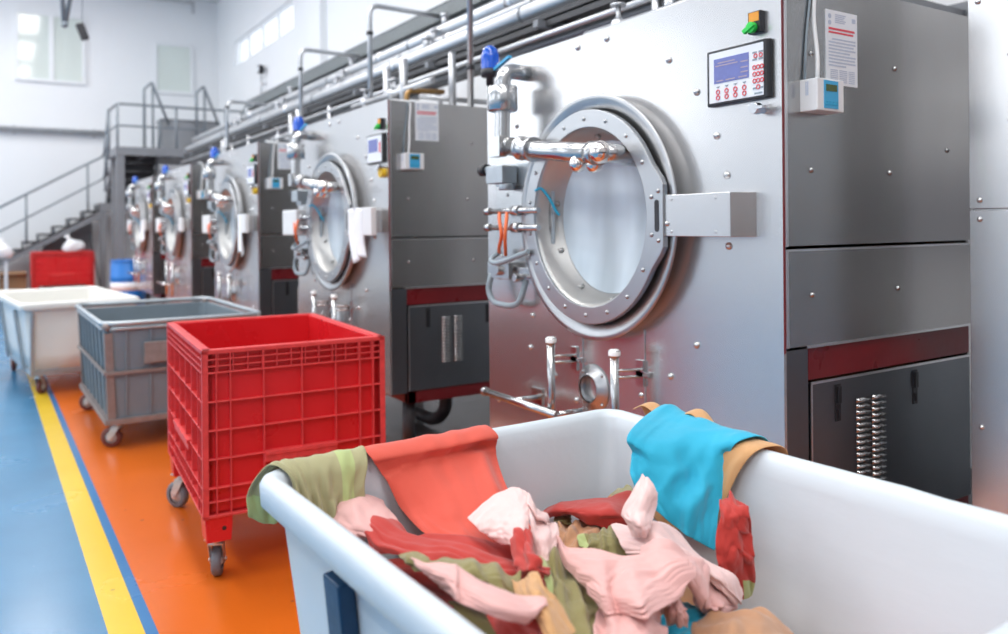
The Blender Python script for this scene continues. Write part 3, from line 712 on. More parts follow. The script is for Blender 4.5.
conduit(2.62, 4.52, 4.6, .7, 'vertical grey conduit dropping to the second washing machine past the overhead pipes')
conduit(2.6, 6.12, 3.25, .72, 'bent grey conduit dropping at the far edge of the second washing machine')
conduit(2.6, 7.88, 3.22, .72, 'bent grey conduit dropping to the third washing machine')
conduit(2.6, 10.9, 3.1, .72, 'bent grey conduit dropping to the fourth washing machine')
def risers(x, y0, label, brown):
    t = thing('pipe_manifold', label, 'pipes', (x, y0, 2.2))
    for dx, y, h, r in ((.1, .55, .42, .03), (.15, .95, .40, .028), (.35, 1.25, .42, .026), (.3, .2, .42, .026)):
        part('riser', 'riser%g' % r, 'galv', t, lambda b: (b.cyl((0, 0, .004), (0, 0, .42), r, 12), b.cyl((0, 0, .004), (0, 0, .02), r * 1.7, 12)), loc=(dx, y, 0))
    part('cross_pipe', 'mf_cross', 'galv', t, lambda b: b.cyl((.1, .1, .20), (.1, 1.5, .20), .022, 10))
    part('branch_pipe', 'mf_br1', 'galv', t, lambda b: b.tube([(.1, .3, .12), (.5, .3, .12), (.9, .3, .12)], .018, 8))
    part('branch_pipe', 'mf_br2', 'galv', t, lambda b: b.tube([(.15, .95, .28), (.6, .95, .28), (.62, .95, .004)], .020, 8, .06))
    if brown: part('brown_pipe', 'mf_bp', 'brass', t, lambda b: b.tube([(.05, .40, .02), (.05, .40, .17), (.35, .42, .19)], .018, 10, .05))
    for y in (.75, 1.25):
        v = part('valve', 'mf_valve', 'lagging', t, lambda b: b.sphere((0, 0, 0), .04, 12), loc=(.1, y, .2))
        part('handwheel', 'mf_hw', 'lagging', v, lambda b: (b.cyl((0, 0, 0), (0, 0, .10), .012, 8), b.cyl((0, 0, .095), (0, 0, .105), .04, 12)))
risers(2.35, 4.62, 'pipes and valves on top of the second washing machine under the overhead beam', True)
risers(2.45, 1.72, 'pipes and valves on top of the nearest washing machine', False)
risers(2.5, 7.4, 'pipes and valves on top of the third washing machine', False)
risers(2.5, 10.4, 'pipes and valves on top of the fourth washing machine', False)

# ------------------------------------------------------------------ carts
def caster(parent, x, y, top, r=.065, tyre='rubber', turn=.4, tag_=''):
    key = 'cs%g_%s_%g' % (r, tyre, top)
    c = part('caster', key + 'f', 'fork', parent, lambda b: (b.box(-.045, .045, -.04, .04, top - .008, top), b.cyl((0, 0, top - .035), (0, 0, top - .006), .028, 14),
             [b.prism([(-.028, top - .03), (.028, top - .03), (.055, r + .012), (.05, r - .016), (.03, r - .016)], 'y', s * .026, s * .030) for s in (-1, 1)], b.box(-.028, .03, -.03, .03, top - .036, top - .03), b.cyl((.038, -.036, r), (.038, .036, r), .008, 8)), .001, loc=(x, y, 0), rz=turn)
    w = part('wheel', key + 'w', tyre, c, lambda b: b.lathe([(r * .62, -.019), (r * .9, -.019), (r, -.010), (r, .010), (r * .9, .019), (r * .62, .019)], (.038, 0, r), (0, 1, 0), 28))
    part('hub', key + 'h', 'hub', c, lambda b: (b.lathe([(.001, -.021), (r * .3, -.021), (r * .34, -.012), (r * .63, -.012), (r * .63, .012), (r * .34, .012), (r * .3, .021), (.001, .021)], (.038, 0, r), (0, 1, 0), 24)))
    return c

def red_cart(loc, rz, label):
    W, Lh, z0, z1, th = .385, .555, .285, .95, .022
    t = thing('laundry_cart', label, 'laundry cart', loc, rz, 'red plastic carts')
    def body(b):
        x, y = W - .022, Lh - .022
        b.box(-x, x, -y, -y + th, z0, z1); b.box(-x, x, y - th, y, z0, z1)
        b.box(-x, -x + th, -y, y, z0, z1); b.box(x - th, x, -y, y, z0, z1)
        b.box(-x, x, -y, y, z0, z0 + .02)
    part('body', 'rc_body', 'redcart', t, body, .002)
    def ribs(b):
        for ax in (0, 1):
            H, D = (W, Lh) if ax == 0 else (Lh, W)
            for s in (-1, 1):
                def strip(a0, a1, q0, q1, d=0.0):
                    lo, hi = sorted((s * (D - .024), s * (D - d)))
                    if ax == 0: b.box(a0, a1, lo, hi, q0, q1)
                    else: b.box(lo, hi, a0, a1, q0, q1)
                for z, w in ((.944, .012), (.915, .004), (.888, .004), (.862, .006), (.745, .0045), (.630, .0045), (.515, .0045), (.400, .005), (.345, .004), (.288, .010)):
                    strip(-H, H, z - w / 2, z + w / 2)
                big = [-H + .003, -H + .055, -H + .11, -H * .37, H * .04, H * .42, H - .115, H - .055, H - .003] if ax == 0 else [-H + .003, -H + .06, -H + .12, -.27, -.09, .09, .27, H - .12, H - .06, H - .003]
                for a in big: strip(a - .0025, a + .0025, .28, .95)
                n = 13 if ax == 0 else 19
                for i in range(n + 1):
                    a = -H + .003 + (2 * H - .006) * i / n
                    strip(a - .002, a + .002, .862, .945)
                for i in range(n + 1):
                    a = -H + .003 + (2 * H - .006) * i / n
                    strip(a - .002, a + .002, .288, .40) if abs(a) < H * .38 else None
                strip(-H * .37, H * .42, .478, .520, -.006)            # moulded grip bar
                strip(-H * .37, H * .42, .505, .522, -.012)
    part('ribs', 'rc_ribs', 'rededge', t, ribs, .0012, 1)
    part('rim', 'rc_rim', 'rededge', t, lambda b: [b.box(*q, .944, .956) for q in ((-W, W, -Lh, -Lh + .034), (-W, W, Lh - .034, Lh), (-W, -W + .034, -Lh, Lh), (W - .034, W, -Lh, Lh))], .004, label='scuffed red rim')
    for x in (-1, 1):
        for y in (-1, 1):
            def lg(b):
                b.prism([(-.055, .29), (.055, .29), (.048, .182), (-.048, .182)], 'y', -.055, .055)
            l = part('leg', 'rc_leg', 'redcart', t, lg, .004, loc=(x * (W - .062), y * (Lh - .062), 0))
            part('bolt_hole', 'rc_hole', 'black', l, lambda b: [b.cyl((.02, q * .0555, .235), (.02, q * .054, .235), .009, 12) for q in (-1, 1)])
            caster(t, x * (W - .065), y * (Lh - (.10 if y < 0 else .055)), .182, .066, 'rubber', 1.25 if y < 0 else 2.2)
    return t
def corner_at(cx_, cy_, lx, ly, rz):
    """origin of a cart whose local point (lx, ly) stands at world (cx_, cy_)"""
    return (cx_ - lx * cos(rz) + ly * sin(rz), cy_ - lx * sin(rz) - ly * cos(rz), 0)
rz = radians(-3)
red_cart(corner_at(.688, 3.33, -.385, -.555, rz), rz, 'red ribbed plastic laundry cart on wheels, nearest, empty, on the orange floor')
red_cart((1.16, 18.78, 0), radians(90), 'red ribbed plastic cart far back, under the stairs')

def rrect(hw, hl, r, z, n=7, ne=14, mod=None):
    out = []
    cs = [(hw - r, hl - r, 0), (-hw + r, hl - r, pi / 2), (-hw + r, -hl + r, pi), (hw - r, -hl + r, 3 * pi / 2)]
    for q, (cx_, cy_, a0) in enumerate(cs):
        arc = [(cx_ + r * cos(a0 + pi / 2 * k / n), cy_ + r * sin(a0 + pi / 2 * k / n)) for k in range(n + 1)]
        nx = cs[(q + 1) % 4]; e = (nx[0] + r * cos(nx[2]), nx[1] + r * sin(nx[2]))
        out += arc
        for k in range(1, ne): out.append((arc[-1][0] + (e[0] - arc[-1][0]) * k / ne, arc[-1][1] + (e[1] - arc[-1][1]) * k / ne))
    res = []
    for x, y in out:
        dz = 0
        if mod: x, y, dz = mod(x, y, z)
        res.append((x, y, z + dz))
    return res
def tub_mesh(b, hw, hl, top, bot, lip=.038, taper=.07, r=.05, chan=.010, wob=0.0):
    def chn(sgn):
        def f(x, y, z):
            for lim, c, o in ((hl, y, x), (hw, x, y)):
                k = .30 * lim
                if abs(c) < k + .03 and abs(o) > .7 * (hw if lim == hl else hl):
                    w = min(1, max(0, (k + .03 - abs(c)) / .03)) * min(1, (top - .06 - z) / .12 if z < top - .06 else 0)
                    if lim == hl: x += math.copysign(chan * w, x)
                    else: y += math.copysign(chan * w, y)
            return x, y, 0
        return f
    def wb(x, y, z):
        q = noise.noise(Vector((x * 5, y * 5, 0))) * wob; p = noise.noise(Vector((x * 16, y * 16, 3))) * wob * .6
        return x + (q + p) * (1 if x > 0 else -1) * .6, y + q * .6 * (1 if y > 0 else -1), (q + p) * .8
    L_ = []
    def ring(ins, z, rr, mod): L_.append(rrect(hw - ins, hl - ins, max(.02, rr), z, mod=mod))
    t2 = taper
    for k in range(5):
        f = k / 4; ring(lip + t2 * (1 - f), bot + (top - .072 - bot) * f, r * .8, chn(1))
    ring(lip - .006, top - .064, r * .85, None)
    ring(.010, top - .066, r, wb); ring(.002, top - .060, r, wb); ring(.0, top - .02, r, wb); ring(.006, top - .006, r, wb); ring(.016, top, r, wb)
    n_out = len(L_)
    ring(lip - .014, top, r * .9, wb); ring(lip - .004, top - .005, r * .85, wb); ring(lip + .004, top - .018, r * .8, wb); ring(lip + .008, top - .05, r * .8, None)
    for k in range(1, 7):
        f = k / 6; ring(lip + .008 + t2 * f, top - .06 - (top - .06 - bot - .01) * f, r * .75 + .02 * f, chn(-1))
    ring(lip + .05 + t2, bot + .008, r * .6, None)
    b.loft(L_, cap0=True, cap1=True)

def tub_cart(name, label, loc, rz, hw, hl, top, mats, posts, postm, frame, wob=.006, tyre='rubber', post_w=.05, taper=.07, bot=.22):
    t = thing(name, label, 'laundry bin', loc, rz)
    part('tub', None, mats, t, lambda b: tub_mesh(b, hw, hl, top, bot, taper=taper, wob=wob))
    def fr(b):
        x, y = hw - .055 - taper * .9, hl - .055 - taper * .9
        for s in (-1, 1):
            b.box(-x, x, s * y - .02, s * y + .02, bot - .045, bot - .004); b.box(s * x - .02, s * x + .02, -y, y, bot - .045, bot - .004)
        b.box(-x, x, -.02, .02, bot - .045, bot - .004)
    part('base_frame', None, frame, t, fr, .003)
    for x, y, ax in posts:
        def pf(b):
            o = .028
            ztop = top - .085
            if ax == 'x':
                s = 1 if x > 0 else -1
                b.beam((s * (hw - .038 - taper + .018), y, bot - .04), (s * (hw - .038 + .016), y, ztop), post_w, .03, (1, 0, 0))
            else:
                s = 1 if y > 0 else -1
                b.beam((x, s * (hl - .038 - taper + .018), bot - .04), (x, s * (hl - .038 + .016), ztop), post_w, .03, (0, 1, 0))
        part('frame_post', None, postm, t, pf, .004)
    for x in (-1, 1):
        for y in (-1, 1): caster(t, x * (hw - .17), y * (hl - .19), bot - .045, .064, tyre, .9 if y < 0 else -1.8)
    return t
# the big white bin in front, full of cloths
BRZ = radians(2.2)
BHW, BHL, BTOP = .490, .604, .95
BLOC = corner_at(.440, 1.664, -BHW, BHL, BRZ)
tub_cart('laundry_bin', 'big white plastic laundry bin in front, heaped with coloured cloths', BLOC, BRZ, BHW, BHL, BTOP, 'whiterim',
         [(-1, .215, 'x'), (-1, -.28, 'x'), (1, .25, 'x'), (1, -.25, 'x')], 'bluesteel', 'bluesteel', .003, post_w=.066)
# cream bin further back
WRZ = radians(6)
tub_cart('laundry_bin', 'cream white empty laundry bin on the yellow line, behind the grey cart', corner_at(.165, 7.85, -.48, -.95, WRZ), WRZ, .48, .95, .81, 'creamtub',
         [(-.38, -1, 'y'), (.06, -1, 'y'), (.40, -1, 'y'), (-1, -.5, 'x'), (-1, .5, 'x')], 'greytube', 'greytube', .004, 'redwheel', .03)

# grey cart with tube rim
GRZ = radians(1.2)
t = thing('laundry_cart', 'grey panelled laundry cart with metal tube rim, between the red cart and the cream bin', 'laundry cart', corner_at(.575, 5.70, -.51, -.78, GRZ), GRZ)
gw, gl, gt, gb = .51, .78, .825, .205
def shrink(z): return .035 * (gt - z) / (gt - gb)
def gpan(b):
    n = 10
    R1 = []; 
    for z, off, d in ((gb, 0, 0), (gt - .03, 0, 0), (gt - .03, .018, 0), (gb + .02, .018, 0)):
        s = shrink(z) + .012 + off
        R1.append(rrect(gw - s, gl - s, .06, z, 5, 6))
    b.loft(R1, cap0=True, cap1=True, smooth=False)
part('panels', None, 'greypanel', t, gpan)
def gribs(b):
    for s in (-1, 1):
        for x in [-.37 + .148 * i for i in range(6)]:
            b.beam((x, s * (gl - shrink(gb) - .006), gb + .01), (x, s * (gl - .008), gt - .04), .012, .014, (0, 1, 0))
        for y in [-.6 + .2 * i for i in range(7)]:
            b.beam((s * (gw - shrink(gb) - .006), y, gb + .01), (s * (gw - .008), y, gt - .04), .012, .014, (1, 0, 0))
part('panel_ribs', None, 'greypanel', t, gribs)
part('rim', None, 'greytube', t, lambda b: (b.tube(rrect(gw, gl, .10, gt, 6, 4) + [rrect(gw, gl, .10, gt, 6, 4)[0]], .017, 10, caps=False), b.tube(rrect(gw - .004, gl - .004, .09, gt - .035, 6, 4) + [rrect(gw - .004, gl - .004, .09, gt - .035, 6, 4)[0]], .010, 8, caps=False)))
for x in (-1, 1):
    for y in (-1, 1):
        def post(b):
            for ww, dd in (((.045, .006), (0, 1, 0)), ((.045, .006), (1, 0, 0))):
                ox, oy = (-.022 * x, 0) if dd == (0, 1, 0) else (0, -.022 * y)
                sh = shrink(gb)
                b.beam((x * (gw - sh) + ox, y * (gl - sh) + oy, gb - .02), (x * (gw - .012) + ox, y * (gl - .012) + oy, gt - .06), ww[0], ww[1], dd)
            b.sphere((x * (gw - .028), y * (gl - .028), gt - .02), .03, 10)
        part('corner_post', None, 'brownangle', t, post)
def gband(b):
    s = shrink(.5)
    for q in (-1, 1):
        b.box(-gw + s, gw - s, q * (gl - s + .004) - .008, q * (gl - s + .004) + .008, .492, .516); b.box(q * (gw - s + .004) - .008, q * (gw - s + .004) + .008, -gl + s, gl - s, .492, .516)
        s2 = shrink(gb); b.box(-gw + s2, gw - s2, q * (gl - s2) - .02, q * (gl - s2) + .02, gb - .035, gb); b.box(q * (gw - s2) - .02, q * (gw - s2) + .02, -gl + s2, gl - s2, gb - .035, gb)
part('bands', None, 'brownangle', t, gband, .002)
part('name_plate', None, 'brownangle', t, lambda b: b.obox((.02, -gl - .012, .625), (.29, 0, 0), (0, .006, -.0003), (0, .003, .07)), .012)
for x in (-1, 1):
    for y in (-1, 1): caster(t, x * (gw - .10), y * (gl - .14), gb - .035, .066, 'redwheel', 2.6 if x < 0 else .5)

# ------------------------------------------------------------------ stairs and platform at the end of the hall
t = thing('staircase', 'grey steel staircase with landing, raised platform and handrails at the far end wall', 'staircase', (2.0, 19.8, 0))
ox, oy = 2.0, 19.8
def W2(x, y, z): return (x - ox, y - oy, z)
def bx(b, x0, x1, y0, y1, z0, z1): b.box(x0 - ox, x1 - ox, y0 - oy, y1 - oy, z0, z1)
def steps(b):
    for i in range(1, 12):
        x1 = 1.95 - .29 * (i - 1); z = 1.98 - .165 * i
        bx(b, x1 - .30, x1, 19.62, 20.85, z - .04, z); bx(b, x1 - .012, x1, 19.62, 20.85, z, z + .125)
    for i in range(1, 7):
        y1 = 20.0 - .19 * (i - 1); z = 1.98 + .176 * i - .02
        bx(b, 2.14, 3.0, y1 - .24, y1, z - .04, z); bx(b, 2.14, 3.0, y1 - .012, y1, z - .17, z)
part('steps', None, 'stairdark', t, steps)
def stringers(b):
    for y in (19.60, 20.87):
        b.beam(W2(2.0, y, 1.86), W2(-1.25, y, .02), .02, .16, (0, 1, 0)) if False else b.prism([(1.98 - ox, 1.80), (1.98 - ox, 1.66), (-1.1 - ox, -.0), (-1.22 - ox, .0)], 'y', y - oy - .012, y - oy + .012)
    for x in (2.10, 3.02):
        b.prism([(20.0 - oy, 1.78), (20.0 - oy, 2.0), (18.85 - oy, 3.06), (18.85 - oy, 2.80)], 'x', x - ox - .012, x - ox + .012)
part('stringers', None, 'stair', t, stringers)
part('landing', None, 'stair', t, lambda b: (bx(b, 1.94, 3.05, 19.6, 20.9, 1.92, 1.98), bx(b, 1.94, 3.05, 19.58, 19.62, 1.80, 1.98)))
part('platform', None, 'stair', t, lambda b: (bx(b, 2.08, 4.75, 17.8, 18.9, 2.99, 3.06), bx(b, 2.08, 4.75, 17.78, 17.82, 2.90, 3.07), bx(b, 2.06, 2.10, 17.8, 18.9, 2.90, 3.07), [bx(b, x, x + .06, 17.8, 18.9, 2.90, 2.99) for x in (2.6, 3.2, 3.8, 4.4)], bx(b, 3.0, 4.75, 18.86, 20.9, 2.95, 3.03)))
for x, y, z, w in ((2.15, 17.88, 2.92, .075), (2.15, 18.85, 2.92, .06), (4.6, 17.88, 2.92, .07), (2.0, 19.66, 1.92, .06), (3.0, 20.8, 2.9, .06), (.75, 19.62, 1.1, .04)):
    part('post', None, 'stair', t, lambda b: (bx(b, x - w, x + w, y - w, y + w, 0, z), bx(b, x - w * 1.6, x + w * 1.6, y - w * 1.6, y + w * 1.6, 0, .015)), .004)
part('soffit_panel', None, 'stair', t, lambda b: b.prism([(1.9 - ox, 1.66), (1.9 - ox, 0), (.9 - ox, 0), (.9 - ox, 1.10)], 'y', 20.82 - oy, 20.85 - oy))  # grey sheet by the wall standing in for the shade under the stairs
def stair_rail(b):
    r = .026
    for y in (19.64,):
        b.tube([W2(-1.2, y, 1.12), W2(1.52, y, 2.72), W2(2.04, y, 3.02), W2(2.06, 18.95, 3.96)], r, 8, .1)
        b.tube([W2(-1.2, y, .62), W2(1.52, y, 2.22), W2(2.04, y, 2.52), W2(2.06, 18.95, 3.5)], .02, 8, .1)
        for x in (-.6, .556, 1.715): b.cyl(W2(x, y, 1.0 + .575 * (x - .334) - .05), W2(x, y, 1.826 + .588 * (x - 0)), .022, 8)
    for yy in (19.64, 19.3, 18.95): b.cyl(W2(2.06, yy, 1.98 + (19.9 - yy) * .95), W2(2.06, yy, 3.02 + (19.64 - yy) * 1.36), .022, 8)
part('stair_handrail', None, 'rail', t, stair_rail)
def deck_rail(b):
    r = .026
    b.tube([W2(2.06, 18.9, 3.92), W2(2.10, 17.84, 3.94), W2(4.2, 17.84, 3.94), W2(4.7, 17.84, 3.94)], r, 8, .06)
    b.tube([W2(2.06, 18.9, 3.5), W2(2.10, 17.84, 3.5), W2(4.7, 17.84, 3.5)], .02, 8, .06)
    for x in (2.10, 3.22, 4.22, 4.62): b.cyl(W2(x, 17.84, 3.05), W2(x, 17.84, 3.94), .024, 8)
    b.cyl(W2(2.06, 18.9, 3.05), W2(2.06, 18.9, 3.92), .024, 8)
part('platform_handrail', None, 'rail', t, deck_rail)
for x in (2.72, 3.76):
    part('ladder_handrail', None, 'rail', t, lambda b: (b.tube([W2(x - .08, 18.10, 3.05), W2(x - .08, 18.10, 4.32), W2(x + .07, 18.10, 4.47), W2(x + .40, 18.10, 3.6)], .028, 8, .04),
         b.tube([W2(x + .09, 18.12, 3.05), W2(x + .09, 18.12, 4.45)], .024, 8)))
t = thing('steel_tank', 'grey box shaped steel tank standing on the raised platform', 'tank', (3.55, 18.5, 3.06))
part('tank_body', None, 'tank', t, lambda b: b.box(-.55, .62, -.28, .32, .03, .66), .012)
part('lid', None, 'stair', t, lambda b: b.box(-.57, .64, -.30, .34, .64, .68), .008)
part('foot', None, 'dark', t, lambda b: b.box(-.5, .57, -.25, .29, 0, .03))
part('side_pipe', None, 'rail', t, lambda b: b.tube([(-.62, -.26, .04), (-.58, -.26, .35), (-.56, -.2, .66)], .03, 8))
# bits on the floor near the stairs
t = thing('plastic_drum', 'bright blue plastic drum on the floor beyond the furthest washing machine', 'drum', (1.95, 15.25, 0))
part('drum_body', None, 'bluedrum', t, lambda b: b.lathe([(.001, 0), (.26, 0), (.28, .03), (.285, .25), (.295, .27), (.285, .29), (.29, .56), (.298, .58), (.288, .60), (.28, .82), (.26, .86), (.001, .86)], (0, 0, 0), (0, 0, 1), 28))
part('lid_ring', None, 'bluedrum', t, lambda b: b.lathe([(.262, .845), (.285, .845), (.285, .88), (.255, .88), (.25, .865)], (0, 0, 0), (0, 0, 1), 28))
part('drum_label', None, 'paper', t, lambda b: b.lathe([(.2885, .36), (.29, .36), (.29, .50), (.2885, .50)], (0, 0, 0), (0, 0, 1), 28), label='white label band')
t = thing('work_table', 'small grey work table at the left edge near the stairs', 'table', (-.55, 16.2, 0))
part('table_top', None, 'stair', t, lambda b: b.box(-.75, .75, -.4, .4, .90, .94), .004)
for x in (-.7, .7):
    for y in (-.35, .35): part('leg', 'wt_leg', 'hub', t, lambda b: b.box(-.025, .025, -.025, .025, 0, .90), .002, loc=(x, y, 0))
def blob(r, sc, seed, amp=.3):
    def fn(b):
        o = len(b.v); b.sphere((0, 0, 0), r, 28, sc)
        for i in range(o, len(b.v)):
            v = Vector(b.v[i]); q = noise.noise(v * (2.2 / r) * .5 + Vector((seed, 0, 0))) + .6 * noise.noise(v * (5 / r) * .5 + Vector((0, seed, 0)))
            v *= 1 + amp * q
            v.z = max(v.z, -r * sc[2] * .7)
            b.v[i] = tuple(v)
    return fn
t = thing('plastic_bag', 'white crumpled plastic bag on the end of the work table', 'bag', (.06, 15.95, .94 + .7 * .16))
part('bag_body', None, 'bag', t, blob(.2, (.9, .8, .8), 3))
part('bag_knot', None, 'bag', t, lambda b: b.lathe([(.03, .10), (.02, .16), (.05, .22), (.001, .20)], (0, 0, 0), (.2, 0, 1), 12))
t = thing('laundry_sack', 'white laundry sack lying on top of the red cart under the stairs', 'sack', (1.36, 18.75, 1.05))
part('sack_body', None, 'bag', t, blob(.2, (1.0, 1.0, .75), 9, .2))
part('sack_neck', None, 'bag', t, lambda b: b.lathe([(.06, .14), (.03, .2), (.06, .27), (.001, .25)], (0, 0, 0), (-.5, 0, 1), 12))
t = thing('broom', 'dark broom leaning against the post beside the red cart under the stairs', 'broom', (1.86, 19.0, 0))
part('broom_stick', None, 'dark', t, lambda b: b.cyl((.03, 0, .12), (-.13, .50, 1.32), .016, 8))
part('broom_head', None, 'brown', t, lambda b: (b.box(-.12, .18, -.04, .04, .10, .14), b.box(-.13, .19, -.05, .05, 0, .10)), .01)
t = thing('crate', 'blue plastic crate on the floor beside the work table', 'crate', (.36, 15.7, 0))
part('crate_walls', None, 'bluedrum', t, lambda b: (b.box(-.2, .2, -.15, -.13, 0, .3), b.box(-.2, .2, .13, .15, 0, .3), b.box(-.2, -.18, -.13, .13, 0, .3), b.box(.18, .2, -.13, .13, 0, .3), b.box(-.18, .18, -.13, .13, 0, .02)), .004)
part('crate_rim', None, 'bluedrum', t, lambda b: (b.box(-.215, .215, -.165, -.14, .275, .305), b.box(-.215, .215, .14, .165, .275, .305), b.box(-.215, -.19, -.14, .14, .275, .305), b.box(.19, .215, -.14, .14, .275, .305)), .004)
t = thing('cardboard_box', 'brown cardboard box on the floor under the stairs left of the red cart', 'box', (.30, 18.6, 0))
part('box_body', None, 'brown', t, lambda b: b.box(-.22, .22, -.2, .2, 0, .5), .004)
part('flap', None, 'brown', t, lambda b: (b.obox((0, -.26, .52), (.22, 0, 0), (0, .07, -.03), (0, .001, .003)), b.obox((0, .26, .53), (.22, 0, 0), (0, .07, .04), (0, -.001, .003))))
# ------------------------------------------------------------------ cloths heaped in the bin
# each cloth is a sheet stretched over a net of points (millimetres in the bin's own frame), with folds running across it
HEAP = {}
CELL = .012
def heap_at(x, y):
    i, j = int(round(x / CELL)), int(round(y / CELL))
    return HEAP.get((i, j), 0)
def spline(p, t):
    n = len(p) - 1; s = min(t, .999999) * n; i = int(s); u = s - i
    def g(k): return p[k] if 0 <= k <= n else (p[0] * 2 - p[1] if k < 0 else p[n] * 2 - p[n - 1])
    a, b, c, d = g(i - 1), g(i), g(i + 1), g(i + 2)
    return (b * 2 + (c - a) * u + (a * 2 - b * 5 + c * 4 - d) * u * u + (b * 3 - a - c * 3 + d) * u * u * u) * .5
def in_bin(v, o):
    """keep a point inside the tub walls, o = wanted clearance"""
    if v.z > .93: return v
    f = max(0, (.89 - v.z) / .66); mx = BHW - .055 - .07 * f - o; my = BHL - .055 - .07 * f - o
    return Vector((max(-mx, min(mx, v.x)), max(-my, min(my, v.y)), v.z))
def cloth(fab, label, n, rows, folds, hem, push, seed):
    nu, nv = n; w = nu + 1
    R = [[Vector((x / 1000, y / 1000, z / 1000)) for x, y, z in r] for r in rows]
    cols = [[spline(r, i / nu) for r in R] for i in range(w)]
    P = [spline(cols[i], j / nv) for j in range(nv + 1) for i in range(w)]
    Q = []
    for k, p in enumerate(P):
        i, j = k % w, k // w; u, v = i / nu, j / nv
        du = P[j * w + min(i + 1, nu)] - P[j * w + max(i - 1, 0)]; dv = P[min(j + 1, nv) * w + i] - P[max(j - 1, 0) * w + i]
        nrm = du.cross(dv); nrm = nrm.normalized() if nrm.length > 1e-9 else Vector((0, 0, 1))
        if nrm.z < -.05 or (abs(nrm.z) <= .05 and p.z < .95 and nrm.dot(Vector((-p.x, -p.y, 0))) < 0 and push): nrm = -nrm
        h = 0
        for a, num, amp, sharp, warp in folds:
            t = u * cos(a * pi) + v * sin(a * pi)
            wv = noise.noise(Vector((u * 1.7 + seed * 3.1, v * 1.7, a * 5))) * warp + .35 * warp * noise.noise(Vector((u * 4, v * 4 + seed, a * 9)))
            fade = .55 + .9 * noise.noise(Vector((u * 2.1, v * 2.1 + seed * 1.7, 4 + a)))
            h += amp / 1000 * max(0, fade) * (((1 + cos(2 * pi * (num * t + wv + seed * .37))) / 2) ** sharp * 2 - (.8 if push else .1))
        h += .0016 * noise.noise(Vector((u * 11, v * 11, seed)))
        if not push: h *= .3 + .7 * min(1, max(0, (.955 - p.z) / .06))          # taut where it bends over the rim
        q = p + nrm * h
        Q.append(in_bin(q, .007) if push else q)
    if push:                                                   # lay the sheet on what is already in the heap, with an even lift
        need = [max(0, min(.03, heap_at(q.x, q.y) + .003 - q.z)) for q in Q]; lift = need[:]
        for _ in range(8):
            new = []
            for k in range(len(Q)):
                i, j = k % w, k // w
                nb = [lift[m] for m in ((k - 1) if i else k, (k + 1) if i < nu else k, (k - w) if j else k, (k + w) if j < nv else k)]
                new.append(max(need[k], (lift[k] + sum(nb)) / 5 * .98))
            lift = new
        for _ in range(2):
            lift = [(2 * lift[k] + sum(lift[m] for m in ((k - 1) if k % w else k, (k + 1) if k % w < nu else k, (k - w) if k >= w else k, (k + w) if k // w < nv else k))) / 6 for k in range(len(Q))]
        for q, l in zip(Q, lift): q.z += l
    for j in range(nv if push != 2 else 0):
        for i in range(nu):
            a, b, c, d = Q[j * w + i], Q[j * w + i + 1], Q[(j + 1) * w + i], Q[(j + 1) * w + i + 1]
            for s in (0, .5):
                for t in (0, .5):
                    m = a * (1 - s) * (1 - t) + b * s * (1 - t) + c * (1 - s) * t + d * s * t
                    key = (int(round(m.x / CELL)), int(round(m.y / CELL)))
                    if m.z > HEAP.get(key, 0) and m.z < .915 and abs((b - a).cross(d - a).normalized().z) > .3: HEAP[key] = m.z
    F = [(j * w + i, j * w + i + 1, (j + 1) * w + i + 1, (j + 1) * w + i) for j in range(nv) for i in range(nu)]
    if push == 3:                                              # folded in layers: two more plies peep out below the top one
        base = Q[:]; m = sum(base, Vector()) / len(base); T = len(base)
        for s in (1, 2):
            Q += [Vector((m.x + (q.x - m.x) * (1 + .035 * s), m.y + (q.y - m.y) * (1 + .035 * s) - .004 * s, q.z - .0055 * s)) for q in base]
        F = F + [tuple(i + T for i in f) for f in F] + [tuple(i + 2 * T for i in f) for f in F]
    cr_, sr_ = cos(BRZ), sin(BRZ)
    Wd = [Vector((BLOC[0] + q.x * cr_ - q.y * sr_, BLOC[1] + q.x * sr_ + q.y * cr_, q.z)) for q in Q]
    c = sum(Wd, Vector()) / len(Wd)
    me = bpy.data.meshes.new('cloth')
    me.from_pydata([tuple(q - c) for q in Wd], [], F)
    o = link('cloth', me, [FB[fab]] + ([FB[hem[0]]] if hem else []), None, 0, 2, c)
    for k, p in enumerate(me.polygons):
        p.use_smooth = True; i, j = k % nu, k // nu
        if hem and (('u0' in hem[1] and i < nu * .12) or ('v0' in hem[1] and j < nv * .14) or ('v1' in hem[1] and j > nv * .86 and i > nu * .6) or ('u1' in hem[1] and nu * .76 < i < nu * .88)): p.material_index = 1
    sd = o.modifiers.new('thickness', 'SOLIDIFY'); sd.thickness = .0028; sd.offset = 0
    sb = o.modifiers.new('smooth', 'SUBSURF'); sb.levels = 1; sb.render_levels = 1
    tag(o, label, 'cloth', 'cloths heaped in the white bin')
    return o
